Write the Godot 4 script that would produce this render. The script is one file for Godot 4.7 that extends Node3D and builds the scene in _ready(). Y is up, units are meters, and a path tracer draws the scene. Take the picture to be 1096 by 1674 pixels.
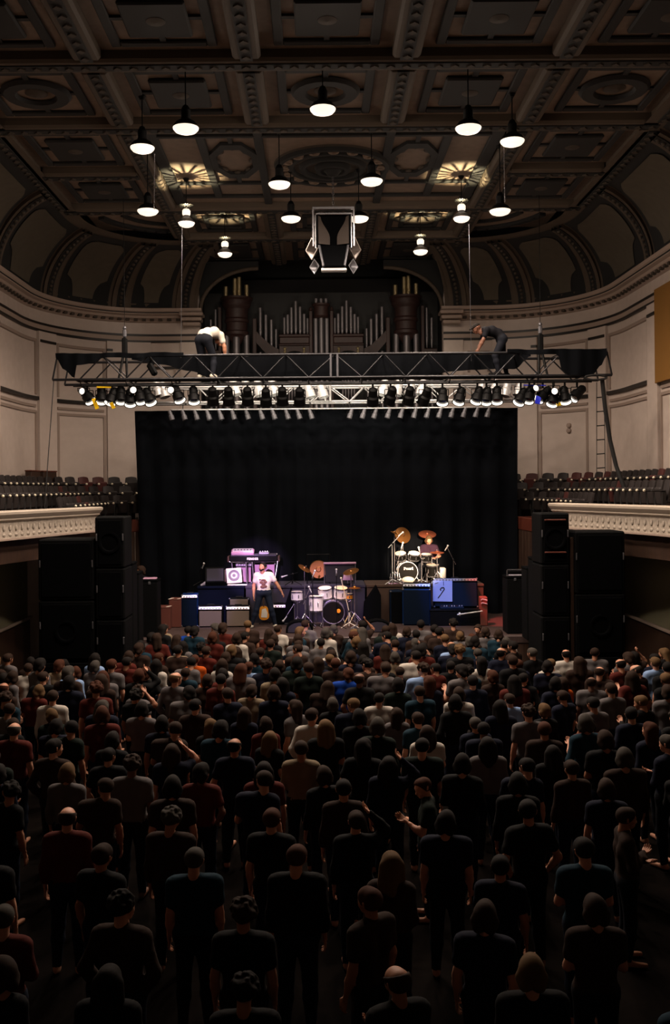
extends Node3D

# ---------------------------------------------------------------- shapes
class Shape:
	var v := PackedVector3Array()
	var n := PackedVector3Array()
	var t := PackedVector2Array()

	func tri(a: Vector3, b: Vector3, c: Vector3, na: Vector3, nb: Vector3, nc: Vector3) -> void:
		if (b - a).cross(c - a).dot(na + nb + nc) > 0.0:
			v.append(a); v.append(c); v.append(b)
			n.append(na); n.append(nc); n.append(nb)
		else:
			v.append(a); v.append(b); v.append(c)
			n.append(na); n.append(nb); n.append(nc)

	func flat(a: Vector3, b: Vector3, c: Vector3, out: Vector3) -> void:
		var m := (b - a).cross(c - a).normalized()
		if m.dot(out) < 0.0:
			m = -m
		tri(a, b, c, m, m, m)

	func quad(a: Vector3, b: Vector3, c: Vector3, d: Vector3, out: Vector3) -> void:
		flat(a, b, c, out)
		flat(a, c, d, out)

	# a box with chamfered edges
	func box(c: Vector3, s: Vector3, r := 0.0, bs := Basis()) -> Shape:
		var h := s * 0.5
		r = minf(r, minf(h.x, minf(h.y, h.z)) * 0.9)
		if r <= 0.0:
			for ax in 3:
				for sg in [-1.0, 1.0]:
					var q := []
					for k in [[-1.0, -1.0], [1.0, -1.0], [1.0, 1.0], [-1.0, 1.0]]:
						var p := Vector3()
						p[ax] = sg * h[ax]
						p[(ax + 1) % 3] = k[0] * h[(ax + 1) % 3]
						p[(ax + 2) % 3] = k[1] * h[(ax + 2) % 3]
						q.append(c + bs * p)
					var o := Vector3()
					o[ax] = sg
					quad(q[0], q[1], q[2], q[3], bs * o)
			return self
		for ax in 3:
			var a1 := (ax + 1) % 3
			var a2 := (ax + 2) % 3
			for sg in [-1.0, 1.0]:
				var q := []
				for k in [[-1.0, -1.0], [1.0, -1.0], [1.0, 1.0], [-1.0, 1.0]]:
					var p := Vector3()
					p[ax] = sg * h[ax]
					p[a1] = k[0] * (h[a1] - r)
					p[a2] = k[1] * (h[a2] - r)
					q.append(c + bs * p)
				var o := Vector3()
				o[ax] = sg
				quad(q[0], q[1], q[2], q[3], bs * o)
			for s1 in [-1.0, 1.0]:
				for s2 in [-1.0, 1.0]:
					var q := []
					for k in [[-1.0, 0], [1.0, 0], [1.0, 1], [-1.0, 1]]:
						var p := Vector3()
						p[ax] = k[0] * (h[ax] - r)
						p[a1] = s1 * (h[a1] - (r if k[1] == 1 else 0.0))
						p[a2] = s2 * (h[a2] - (0.0 if k[1] == 1 else r))
						q.append(c + bs * p)
					var o := Vector3()
					o[a1] = s1
					o[a2] = s2
					quad(q[0], q[1], q[2], q[3], bs * o)
		for sx in [-1.0, 1.0]:
			for sy in [-1.0, 1.0]:
				for sz in [-1.0, 1.0]:
					var o := Vector3(sx, sy, sz)
					var q := []
					for ax in 3:
						var p := o * (h - Vector3(r, r, r))
						p[ax] = o[ax] * h[ax]
						q.append(c + bs * p)
					flat(q[0], q[1], q[2], bs * o)
		return self

	func tube(a: Vector3, b: Vector3, ra: float, rb := -1.0, seg := 8, caps := true) -> Shape:
		if rb < 0.0:
			rb = ra
		var d := (b - a).normalized()
		var x := d.cross(Vector3.UP if absf(d.y) < 0.9 else Vector3.RIGHT).normalized()
		var y := d.cross(x)
		for i in seg:
			var u := x * cos(TAU * i / seg) + y * sin(TAU * i / seg)
			var w := x * cos(TAU * (i + 1) / seg) + y * sin(TAU * (i + 1) / seg)
			tri(a + u * ra, b + u * rb, b + w * rb, u, u, w)
			tri(a + u * ra, b + w * rb, a + w * ra, u, w, w)
			if caps:
				flat(a, a + u * ra, a + w * ra, -d)
				flat(b, b + u * rb, b + w * rb, d)
		return self

	func path(pts: Array, r: float, seg := 6) -> Shape:
		for i in pts.size() - 1:
			tube(pts[i], pts[i + 1], r, r, seg, i == 0 or i == pts.size() - 2)
		return self

	# profile: Vector2(radius, height) pairs
	func lathe(pr: Array, seg := 20, xf := Transform3D()) -> Shape:
		for k in pr.size() - 1:
			var p: Vector2 = pr[k]
			var q: Vector2 = pr[k + 1]
			var e := q - p
			if e.length() < 1e-6:
				continue
			var m := Vector2(e.y, -e.x).normalized()
			for i in seg:
				var c0 := cos(TAU * i / seg)
				var s0 := sin(TAU * i / seg)
				var c1 := cos(TAU * (i + 1) / seg)
				var s1 := sin(TAU * (i + 1) / seg)
				var n0 := xf.basis * Vector3(m.x * c0, m.y, m.x * s0)
				var n1 := xf.basis * Vector3(m.x * c1, m.y, m.x * s1)
				var a := xf * Vector3(p.x * c0, p.y, p.x * s0)
				var b := xf * Vector3(q.x * c0, q.y, q.x * s0)
				var c := xf * Vector3(q.x * c1, q.y, q.x * s1)
				var d := xf * Vector3(p.x * c1, p.y, p.x * s1)
				if q.x > 1e-6:
					tri(a, b, c, n0, n0, n1)
				if p.x > 1e-6:
					tri(a, c, d, n0, n1, n1)
		return self

	# rows of points; normals averaged over the grid; "out" tells which side is the front
	func loft(rows: Array, out: Vector3, smooth := true) -> Shape:
		var w: int = rows[0].size()
		var hgt := rows.size()
		if not smooth:
			for j in hgt - 1:
				for i in w - 1:
					quad(rows[j][i], rows[j][i + 1], rows[j + 1][i + 1], rows[j + 1][i], out)
			return self
		var nm := []
		for j in hgt:
			var r := PackedVector3Array()
			for i in w:
				var du: Vector3 = rows[j][mini(i + 1, w - 1)] - rows[j][maxi(i - 1, 0)]
				var dv: Vector3 = rows[mini(j + 1, hgt - 1)][i] - rows[maxi(j - 1, 0)][i]
				r.append(du.cross(dv).normalized())
			nm.append(r)
		var sum := Vector3()
		for r in nm:
			for q in r:
				sum += q
		var fl := -1.0 if sum.dot(out) < 0.0 else 1.0
		for j in hgt - 1:
			for i in w - 1:
				var a: Vector3 = rows[j][i]
				var b: Vector3 = rows[j][i + 1]
				var c: Vector3 = rows[j + 1][i + 1]
				var d: Vector3 = rows[j + 1][i]
				tri(a, b, c, nm[j][i] * fl, nm[j][i + 1] * fl, nm[j + 1][i + 1] * fl)
				tri(a, c, d, nm[j][i] * fl, nm[j + 1][i + 1] * fl, nm[j + 1][i] * fl)
		return self

	# polygon in xy, extruded from z = -d/2 to d/2
	func slab(poly: PackedVector2Array, d: float, xf := Transform3D()) -> Shape:
		var ix := Geometry2D.triangulate_polygon(poly)
		var f := xf.basis.z.normalized()
		for k in range(0, ix.size(), 3):
			var q := []
			for m in 3:
				q.append(poly[ix[k + m]])
			flat(xf * Vector3(q[0].x, q[0].y, d / 2), xf * Vector3(q[1].x, q[1].y, d / 2), xf * Vector3(q[2].x, q[2].y, d / 2), f)
			flat(xf * Vector3(q[0].x, q[0].y, -d / 2), xf * Vector3(q[1].x, q[1].y, -d / 2), xf * Vector3(q[2].x, q[2].y, -d / 2), -f)
		var cw := Geometry2D.is_polygon_clockwise(poly)
		for i in poly.size():
			var a := poly[i]
			var b := poly[(i + 1) % poly.size()]
			var e := b - a
			var o := Vector3(e.y, -e.x, 0) * (-1.0 if cw else 1.0)
			quad(xf * Vector3(a.x, a.y, -d / 2), xf * Vector3(b.x, b.y, -d / 2), xf * Vector3(b.x, b.y, d / 2), xf * Vector3(a.x, a.y, d / 2), xf.basis * o)
		return self

	func ball(c: Vector3, r: Vector3, seg := 12, bs := Basis()) -> Shape:
		var rings := maxi(4, seg / 2)
		for j in rings:
			for i in seg:
				var q := []
				for k in [[0, 0], [1, 0], [1, 1], [0, 1]]:
					var th: float = PI * (j + k[1]) / rings
					var ph: float = TAU * (i + k[0]) / seg
					q.append(Vector3(sin(th) * cos(ph), cos(th), sin(th) * sin(ph)))
				var p := []
				var m := []
				for e in q:
					p.append(c + bs * (e * r))
					m.append((bs * (e / r)).normalized())
				if j < rings - 1:
					tri(p[0], p[2], p[3], m[0], m[2], m[3])
				if j > 0:
					tri(p[0], p[1], p[2], m[0], m[1], m[2])
		return self

	func mesh() -> ArrayMesh:
		var a := []
		a.resize(Mesh.ARRAY_MAX)
		a[Mesh.ARRAY_VERTEX] = v
		a[Mesh.ARRAY_NORMAL] = n
		if t.size() == v.size():
			a[Mesh.ARRAY_TEX_UV] = t
		var m := ArrayMesh.new()
		m.add_surface_from_arrays(Mesh.PRIMITIVE_TRIANGLES, a)
		return m


func S() -> Shape:
	return Shape.new()


var names := {}


func numbered(called: String) -> String:
	if not names.has(called):
		names[called] = 0
		return called
	names[called] += 1
	return "%s_%03d" % [called, names[called]]


func thing(called: String, label: String, category: String, at := Vector3.ZERO, turn := 0.0, group := "") -> Node3D:
	var o := Node3D.new()
	o.name = numbered(called)
	add_child(o)
	o.position = at
	o.rotation.y = turn
	tag(o, label, category, group)
	return o


func tag(o: Node, label: String, category: String, group := "") -> void:
	o.set_meta("label", label)
	o.set_meta("category", category)
	if group:
		o.set_meta("group", group)


func part(called: String, shape, m: Material, parent: Node, at := Transform3D()) -> MeshInstance3D:
	var o := MeshInstance3D.new()
	o.name = called
	var me: Mesh = shape.mesh() if shape is Shape else shape
	o.mesh = me
	o.material_override = m
	o.transform = at
	parent.add_child(o, true)
	return o


func single(called: String, shape, m: Material, label: String, category: String, group := "", at := Transform3D()) -> MeshInstance3D:
	var o := part(numbered(called), shape, m, self, at)
	tag(o, label, category, group)
	return o


func struct(called: String, shape, m: Material, label := "", at := Transform3D()) -> MeshInstance3D:
	var o := part(called, shape, m, self, at)
	o.set_meta("kind", "structure")
	if label:
		o.set_meta("label", label)
		o.set_meta("category", called.split("_")[0])
	return o


func copy(src: Node3D, called: String, label: String, at: Transform3D, group := "") -> Node3D:
	var c: Node3D = src.duplicate()
	c.name = numbered(called)
	add_child(c)
	c.transform = at
	c.set_meta("label", label)
	if group:
		c.set_meta("group", group)
	return c


func stuff(o: Node) -> void:
	o.set_meta("kind", "stuff")


func T(at: Vector3, yaw := 0.0, pitch := 0.0, roll := 0.0) -> Transform3D:
	return Transform3D(Basis.from_euler(Vector3(pitch, yaw, roll)), at)


# a frame whose y axis runs along d
func along(at: Vector3, d: Vector3) -> Transform3D:
	d = d.normalized()
	var x := d.cross(Vector3.FORWARD if absf(d.z) < 0.9 else Vector3.RIGHT).normalized()
	return Transform3D(Basis(x, d, x.cross(d)), at)


# ---------------------------------------------------------------- materials
var mats := {}


func mat(called: String, c: Color, rough := 0.7, metal := 0.0, spec := 0.5) -> StandardMaterial3D:
	if mats.has(called):
		return mats[called]
	var m := StandardMaterial3D.new()
	m.resource_name = called
	m.albedo_color = c
	m.roughness = rough
	m.metallic = metal
	m.metallic_specular = spec
	mats[called] = m
	return m


func noisy(called: String, a: Color, b: Color, rough: float, scale: Vector3, freq := 0.02, relief := 0.0, spec := 0.5) -> StandardMaterial3D:
	var m := mat(called, Color.WHITE, rough, 0.0, spec)
	var fn := FastNoiseLite.new()
	fn.seed = called.length() * 7 + 3
	fn.frequency = freq
	fn.fractal_octaves = 4
	var t := NoiseTexture2D.new()
	t.width = 256
	t.height = 256
	t.seamless = true
	t.noise = fn
	var g := Gradient.new()
	g.set_color(0, a)
	g.set_color(1, b)
	t.color_ramp = g
	m.albedo_texture = t
	m.uv1_triplanar = true
	m.uv1_world_triplanar = true
	m.uv1_scale = scale
	if relief > 0.0:
		var t2 := NoiseTexture2D.new()
		t2.width = 256
		t2.height = 256
		t2.seamless = true
		t2.noise = fn
		m.heightmap_enabled = true
		m.heightmap_texture = t2
		m.heightmap_scale = relief
	return m


func glow(called: String, c: Color, e: float) -> StandardMaterial3D:
	var m := mat(called, Color(0.9, 0.88, 0.84), 0.4)
	m.emission_enabled = true
	m.emission = c
	m.emission_energy_multiplier = e
	return m


# ---------------------------------------------------------------- bodies: smooth union of tapered capsules, meshed as surface nets
# bones: [a, b, ra, rb]; cuts: [point, normal] keeps the side the normal points away from
func skin(bones: Array, cell: float, k: float, cuts: Array = [], grow := 0.0) -> ArrayMesh:
	var lo := Vector3(1e9, 1e9, 1e9)
	var hi := -lo
	for b in bones:
		var r: float = maxf(b[2], b[3]) + grow + k * 0.3 + cell * 2.0
		lo = lo.min(b[0] - Vector3.ONE * r).min(b[1] - Vector3.ONE * r)
		hi = hi.max(b[0] + Vector3.ONE * r).max(b[1] + Vector3.ONE * r)
	var nx := int(ceil((hi.x - lo.x) / cell)) + 1
	var ny := int(ceil((hi.y - lo.y) / cell)) + 1
	var nz := int(ceil((hi.z - lo.z) / cell)) + 1
	var f := PackedFloat32Array()
	f.resize(nx * ny * nz)
	f.fill(1.0)
	for b in bones:
		var a: Vector3 = b[0]
		var e: Vector3 = b[1]
		var ra: float = b[2] + grow
		var rb: float = b[3] + grow
		var ba := e - a
		var l2 := maxf(ba.length_squared(), 1e-9)
		var rr := maxf(ra, rb) + k + cell * 2.0
		var x0 := maxi(0, int((minf(a.x, e.x) - rr - lo.x) / cell))
		var x1 := mini(nx - 1, int((maxf(a.x, e.x) + rr - lo.x) / cell) + 1)
		var y0 := maxi(0, int((minf(a.y, e.y) - rr - lo.y) / cell))
		var y1 := mini(ny - 1, int((maxf(a.y, e.y) + rr - lo.y) / cell) + 1)
		var z0 := maxi(0, int((minf(a.z, e.z) - rr - lo.z) / cell))
		var z1 := mini(nz - 1, int((maxf(a.z, e.z) + rr - lo.z) / cell) + 1)
		for z in range(z0, z1 + 1):
			var pz := lo.z + z * cell - a.z
			for y in range(y0, y1 + 1):
				var py := lo.y + y * cell - a.y
				var at := (z * ny + y) * nx
				for x in range(x0, x1 + 1):
					var px := lo.x + x * cell - a.x
					var h := clampf((px * ba.x + py * ba.y + pz * ba.z) / l2, 0.0, 1.0)
					var qx := px - ba.x * h
					var qy := py - ba.y * h
					var qz := pz - ba.z * h
					var d := sqrt(qx * qx + qy * qy + qz * qz) - (ra + (rb - ra) * h)
					var o := f[at + x]
					var s := k - absf(o - d)
					f[at + x] = minf(o, d) - (s * s / k * 0.25 if s > 0.0 else 0.0)
	for c in cuts:
		var p: Vector3 = c[0]
		var m: Vector3 = c[1].normalized()
		for z in nz:
			for y in ny:
				var at := (z * ny + y) * nx
				for x in nx:
					var d := (lo.x + x * cell - p.x) * m.x + (lo.y + y * cell - p.y) * m.y + (lo.z + z * cell - p.z) * m.z
					if d > f[at + x]:
						f[at + x] = d
	var id := PackedInt32Array()
	id.resize(nx * ny * nz)
	id.fill(-1)
	var vs := PackedVector3Array()
	var off := [0, 1, nx, nx + 1, nx * ny, nx * ny + 1, nx * ny + nx, nx * ny + nx + 1]
	var ed := [0, 1, 2, 3, 4, 5, 6, 7, 0, 2, 1, 3, 4, 6, 5, 7, 0, 4, 1, 5, 2, 6, 3, 7]
	for z in nz - 1:
		for y in ny - 1:
			for x in nx - 1:
				var at := (z * ny + y) * nx + x
				var mask := 0
				for q in 8:
					if f[at + off[q]] < 0.0:
						mask |= 1 << q
				if mask == 0 or mask == 255:
					continue
				var sum := Vector3()
				var cnt := 0
				for q in 12:
					var i0: int = ed[q * 2]
					var i1: int = ed[q * 2 + 1]
					var f0 := f[at + off[i0]]
					var f1 := f[at + off[i1]]
					if (f0 < 0.0) != (f1 < 0.0):
						var u := f0 / (f0 - f1)
						var p0 := Vector3(i0 & 1, (i0 >> 1) & 1, i0 >> 2)
						var p1 := Vector3(i1 & 1, (i1 >> 1) & 1, i1 >> 2)
						sum += p0.lerp(p1, u)
						cnt += 1
				id[at] = vs.size()
				vs.append(lo + (Vector3(x, y, z) + sum / cnt) * cell)
	var ix := PackedInt32Array()
	var nn := PackedVector3Array()
	nn.resize(vs.size())
	var st := [1, nx, nx * ny]
	for z in range(1, nz - 1):
		for y in range(1, ny - 1):
			for x in range(1, nx - 1):
				var at := (z * ny + y) * nx + x
				if id[at] < 0:
					continue
				var f0 := f[at]
				for ax in 3:
					var f1 := f[at + st[ax]]
					if (f0 < 0.0) == (f1 < 0.0):
						continue
					var u: int = st[(ax + 1) % 3]
					var w: int = st[(ax + 2) % 3]
					var a := id[at]
					var b := id[at - u]
					var c := id[at - u - w]
					var d := id[at - w]
					if a < 0 or b < 0 or c < 0 or d < 0:
						continue
					var m := (vs[c] - vs[a]).cross(vs[d] - vs[b])
					var want := 1.0 if f0 < 0.0 else -1.0
					if m[ax] * want < 0.0:
						m = -m
						ix.append_array([a, b, c, a, c, d])
					else:
						ix.append_array([a, c, b, a, d, c])
					nn[a] += m; nn[b] += m; nn[c] += m; nn[d] += m
	for i in nn.size():
		nn[i] = nn[i].normalized()
	var arr := []
	arr.resize(Mesh.ARRAY_MAX)
	arr[Mesh.ARRAY_VERTEX] = vs
	arr[Mesh.ARRAY_NORMAL] = nn
	arr[Mesh.ARRAY_INDEX] = ix
	var me := ArrayMesh.new()
	me.add_surface_from_arrays(Mesh.PRIMITIVE_TRIANGLES, arr)
	return me


func joined(list: Array) -> ArrayMesh:
	var st := SurfaceTool.new()
	for e in list:
		st.append_from(e[0], 0, e[1])
	return st.commit()


const EXPOSURE := 1.0
const PENDANT_DOWN := 17.0
const PENDANT_ROUND := 1.5
const NECK := 8.0


func _ready() -> void:
	# camera on the rear balcony, looking along the hall at the stage
	var cam := Camera3D.new()
	cam.name = "camera"
	cam.projection = Camera3D.PROJECTION_FRUSTUM
	cam.near = 0.1
	cam.far = 120.0
	cam.size = 0.1 * 1674.0 / 1604.0
	cam.frustum_offset = Vector2(33.0, -40.0) / 1604.0 * 0.1
	cam.position = Vector3(-0.27, 5.15, 0.0)
	cam.rotation.z = -0.0087
	add_child(cam)
	cam.current = true
	var env := Environment.new()
	env.background_mode = Environment.BG_COLOR
	env.background_color = Color.BLACK
	env.tonemap_mode = Environment.TONE_MAPPER_LINEAR
	env.tonemap_exposure = EXPOSURE
	env.sdfgi_enabled = true
	env.ssao_enabled = true
	env.ssil_enabled = true
	var we := WorldEnvironment.new()
	we.name = "environment"
	we.environment = env
	add_child(we)

	make_materials()
	build_room()
	build_ceiling()
	build_galleries()
	build_organ()
	build_stage()
	build_truss()
	build_pendants()
	build_cluster()
	build_sound_stacks()
	build_left_gear()
	build_right_gear()
	build_center_kit()
	build_drummer_kit()
	build_people()
	build_crowd()


func make_materials() -> void:
	noisy("plaster", Color(0.745, 0.685, 0.645), Color(0.79, 0.73, 0.69), 0.45, Vector3(0.5, 0.5, 0.5), 0.02)
	mat("stone_trim", Color(0.64, 0.565, 0.515), 0.5)
	mat("recess_line", Color(0.6, 0.53, 0.485), 0.55)
	mat("horn_tan", Color(0.3, 0.26, 0.235), 0.7)
	mat("dark_rail", Color(0.1, 0.085, 0.075), 0.45)
	noisy("ceiling_tan", Color(0.45, 0.385, 0.33), Color(0.51, 0.44, 0.38), 0.8, Vector3(0.6, 0.6, 0.6), 0.02)
	mat("rib_tan", Color(0.32, 0.275, 0.23), 0.75)
	mat("stencil_dark", Color(0.1, 0.1, 0.1), 0.8)
	mat("stencil_mid", Color(0.26, 0.225, 0.19), 0.8)
	noisy("cove_panel", Color(0.31, 0.285, 0.24), Color(0.35, 0.32, 0.27), 0.85, Vector3(0.5, 0.5, 0.5), 0.02)
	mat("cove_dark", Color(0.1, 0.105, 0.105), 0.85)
	noisy("floor_wood", Color(0.05, 0.04, 0.035), Color(0.08, 0.06, 0.05), 0.9, Vector3(0.4, 0.4, 2.5), 0.03, 0.0, 0.1)
	noisy("stage_wood", Color(0.2, 0.15, 0.14), Color(0.27, 0.2, 0.185), 0.6, Vector3(2.5, 0.4, 0.4), 0.03)
	mat("olive_wall", Color(0.52, 0.5, 0.4), 0.8)
	noisy("relief_cream", Color(0.5, 0.46, 0.42), Color(0.74, 0.69, 0.63), 0.6, Vector3(1.2, 1.2, 1.2), 0.03)
	mat("cream", Color(0.72, 0.67, 0.61), 0.5)
	noisy("orange_wood", Color(0.3, 0.12, 0.06), Color(0.4, 0.16, 0.08), 0.6, Vector3(1.5, 0.3, 1.5), 0.03)
	noisy("brown_wood", Color(0.17, 0.1, 0.055), Color(0.24, 0.145, 0.08), 0.65, Vector3(1.5, 0.3, 1.5), 0.03)
	noisy("organ_wood", Color(0.16, 0.095, 0.085), Color(0.22, 0.13, 0.115), 0.55, Vector3(1.5, 0.4, 1.5), 0.03)
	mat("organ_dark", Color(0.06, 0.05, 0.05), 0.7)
	mat("pipe_metal", Color(0.5, 0.48, 0.49), 0.45, 0.75)
	mat("pipe_gilt", Color(0.75, 0.68, 0.52), 0.4, 0.75)
	mat("black_cloth", Color(0.045, 0.05, 0.06), 0.95, 0.0, 0.1)
	mat("drape", Color(0.05, 0.058, 0.072), 0.95, 0.0, 0.1)
	mat("truss_dark", Color(0.05, 0.05, 0.055), 0.45, 0.2)
	mat("truss_front", Color(0.17, 0.17, 0.18), 0.4, 0.7)
	mat("small_can", Color(0.38, 0.38, 0.4), 0.5, 0.3)
	mat("truss_alloy", Color(0.72, 0.72, 0.72), 0.35, 0.6)
	mat("black_paint", Color(0.018, 0.018, 0.02), 0.55, 0.0, 0.25)
	mat("black_case", Color(0.03, 0.033, 0.038), 0.75, 0.0, 0.2)
	mat("grille_black", Color(0.022, 0.024, 0.03), 0.9, 0.0, 0.15)
	mat("chrome", Color(0.8, 0.8, 0.82), 0.22, 0.95)
	mat("alloy_can", Color(0.78, 0.78, 0.78), 0.4, 0.35)
	mat("lens_glass", Color(0.06, 0.06, 0.07), 0.12)
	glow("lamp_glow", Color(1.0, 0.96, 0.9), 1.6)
	glow("bowl_glow", Color(1.0, 0.93, 0.84), 1.25)
	mat("gel_yellow", Color(0.95, 0.82, 0.02), 0.4).backlight_enabled = true
	mats["gel_yellow"].backlight = Color(0.95, 0.8, 0.02)
	mat("gel_blue", Color(0.15, 0.2, 0.85), 0.4).backlight_enabled = true
	mats["gel_blue"].backlight = Color(0.1, 0.15, 0.8)
	mat("rubber", Color(0.05, 0.05, 0.05), 0.8)
	mat("steel_grey", Color(0.4, 0.4, 0.42), 0.4, 0.6)
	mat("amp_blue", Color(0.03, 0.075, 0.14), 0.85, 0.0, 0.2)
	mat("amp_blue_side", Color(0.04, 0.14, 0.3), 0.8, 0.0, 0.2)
	noisy("grille_grey", Color(0.36, 0.31, 0.28), Color(0.5, 0.44, 0.39), 0.85, Vector3(6, 6, 6), 0.12)
	mat("panel_silver", Color(0.82, 0.78, 0.84), 0.35, 0.4)
	mat("red_box", Color(0.36, 0.17, 0.13), 0.7)
	mat("white_case", Color(0.88, 0.86, 0.82), 0.5)
	mat("cone_grey", Color(0.5, 0.47, 0.52), 0.7)
	mat("pink_panel", Color(0.66, 0.5, 0.6), 0.6)
	mat("paper_blue", Color(0.5, 0.56, 0.75), 0.85)
	mat("ink", Color(0.05, 0.05, 0.08), 0.8)
	mat("drum_white", Color(0.88, 0.86, 0.84), 0.4)
	mat("drum_black", Color(0.05, 0.045, 0.04), 0.6, 0.0, 0.2)
	mat("drum_skin", Color(0.82, 0.78, 0.72), 0.6)
	mat("drum_amber", Color(0.85, 0.55, 0.08), 0.4)
	mat("bronze", Color(0.62, 0.42, 0.22), 0.35, 0.85)
	mat("red_bronze", Color(0.72, 0.4, 0.28), 0.4, 0.7)
	mat("carpet_blue", Color(0.06, 0.075, 0.13), 0.95, 0.0, 0.1)
	mat("carpet_brown", Color(0.24, 0.17, 0.13), 0.95)
	mat("riser_purple", Color(0.17, 0.155, 0.21), 0.95)
	mat("chair_brown", Color(0.12, 0.09, 0.085), 0.65)
	mat("chair_red", Color(0.27, 0.1, 0.085), 0.65)
	mat("chair_frame", Color(0.09, 0.08, 0.08), 0.5)
	mat("brass", Color(0.9, 0.86, 0.76), 0.3, 0.2)
	mat("banner", Color(0.5, 0.34, 0.1), 0.85)
	mat("skin_pale", Color(0.78, 0.56, 0.45), 0.6)
	mat("skin_tan", Color(0.66, 0.45, 0.34), 0.6)
	mat("skin_deep", Color(0.42, 0.27, 0.2), 0.6)


# ---------------------------------------------------------------- the room
# the hall's plan: s runs along the wall from the middle of the stage end; straight end, elliptical corner, straight side
func plan(s: float, inset := 0.0) -> Vector3:
	var sg := signf(s)
	var a := absf(s)
	var p := Vector3()
	var n := Vector3()
	if a <= 5.5:
		p = Vector3(a, 0, -33)
		n = Vector3(0, 0, 1)
	elif a < 11.4:
		var f := (a - 5.5) / 5.9 * PI / 2.0
		p = Vector3(5.5 + 3.5 * sin(f), 0, -29.0 - 4.0 * cos(f))
		n = Vector3(-sin(f) / 3.5, 0, cos(f) / 4.0).normalized()
	else:
		p = Vector3(9, 0, -29.0 + a - 11.4)
		n = Vector3(-1, 0, 0)
	p += n * inset
	return Vector3(p.x * (sg if sg != 0.0 else 1.0), 0, p.z)


func facing(s: float) -> Vector3:
	return (plan(s, 1.0) - plan(s, 0.0)).normalized()


# where the flat ceiling begins
func rim(s: float) -> Vector3:
	var sg := signf(s)
	var a := absf(s)
	var p: Vector3
	if a <= 5.5:
		p = Vector3(4.2 * a / 5.5, 0, -30)
	elif a < 11.4:
		var f := (a - 5.5) / 5.9 * PI / 2.0
		p = Vector3(4.2 + 2.8 * sin(f), 0, -27.0 - 3.0 * cos(f))
	else:
		p = Vector3(7, 0, -27.0 + (a - 11.4) * 33.0 / 35.0)
	return Vector3(p.x * sg, 0, p.z)


const LIP := 11.15
const FLAT := 12.65


func cove(s: float, th: float, lift := 0.0) -> Vector3:
	var w := plan(s, 0.12)
	var i := rim(s)
	var p := w.lerp(i, 1.0 - cos(th))
	p.y = LIP + (FLAT - LIP) * sin(th)
	if lift != 0.0:
		var hor := (i - w).normalized()
		p += (hor * ((FLAT - LIP) * cos(th)) - Vector3.UP * ((i - w).length() * sin(th))).normalized() * lift
	return p


func steps(a: float, b: float, st: float) -> PackedFloat32Array:
	var n := maxi(1, int(ceil(absf(b - a) / st)))
	var r := PackedFloat32Array()
	for i in n + 1:
		r.append(lerpf(a, b, float(i) / n))
	return r


# a profile of (inset, height) points carried along the wall
func mould(sh: Shape, pr: Array, s0: float, s1: float, st := 0.4, caps := true) -> Shape:
	var ss := steps(s0, s1, st)
	for k in pr.size() - 1:
		var rows := []
		for j in 2:
			var r := PackedVector3Array()
			for s in ss:
				var p := plan(s, pr[k + j].x)
				p.y = pr[k + j].y
				r.append(p)
			rows.append(r)
		var e: Vector2 = pr[k + 1] - pr[k]
		var mid := (s0 + s1) / 2.0
		var m := Vector2(e.y, -e.x)
		sh.loft(rows, facing(mid) * m.x + Vector3(0, m.y, 0), true)
	if caps:
		for s in [s0, s1]:
			var out: Vector3 = (plan(s0) - plan(s1)) if s == s0 else (plan(s1) - plan(s0))
			var c := plan(s, 0.0)
			c.y = (pr[0].y + pr[pr.size() - 1].y) / 2.0
			for k in pr.size() - 1:
				var p := plan(s, pr[k].x)
				p.y = pr[k].y
				var q := plan(s, pr[k + 1].x)
				q.y = pr[k + 1].y
				if (p - c).cross(q - c).length() > 1e-6:
					sh.flat(c, p, q, out)
	return sh


func band(y0: float, y1: float, d: float) -> Array:
	return [Vector2(0, y0), Vector2(d, y0), Vector2(d, y1), Vector2(0, y1)]


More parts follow.
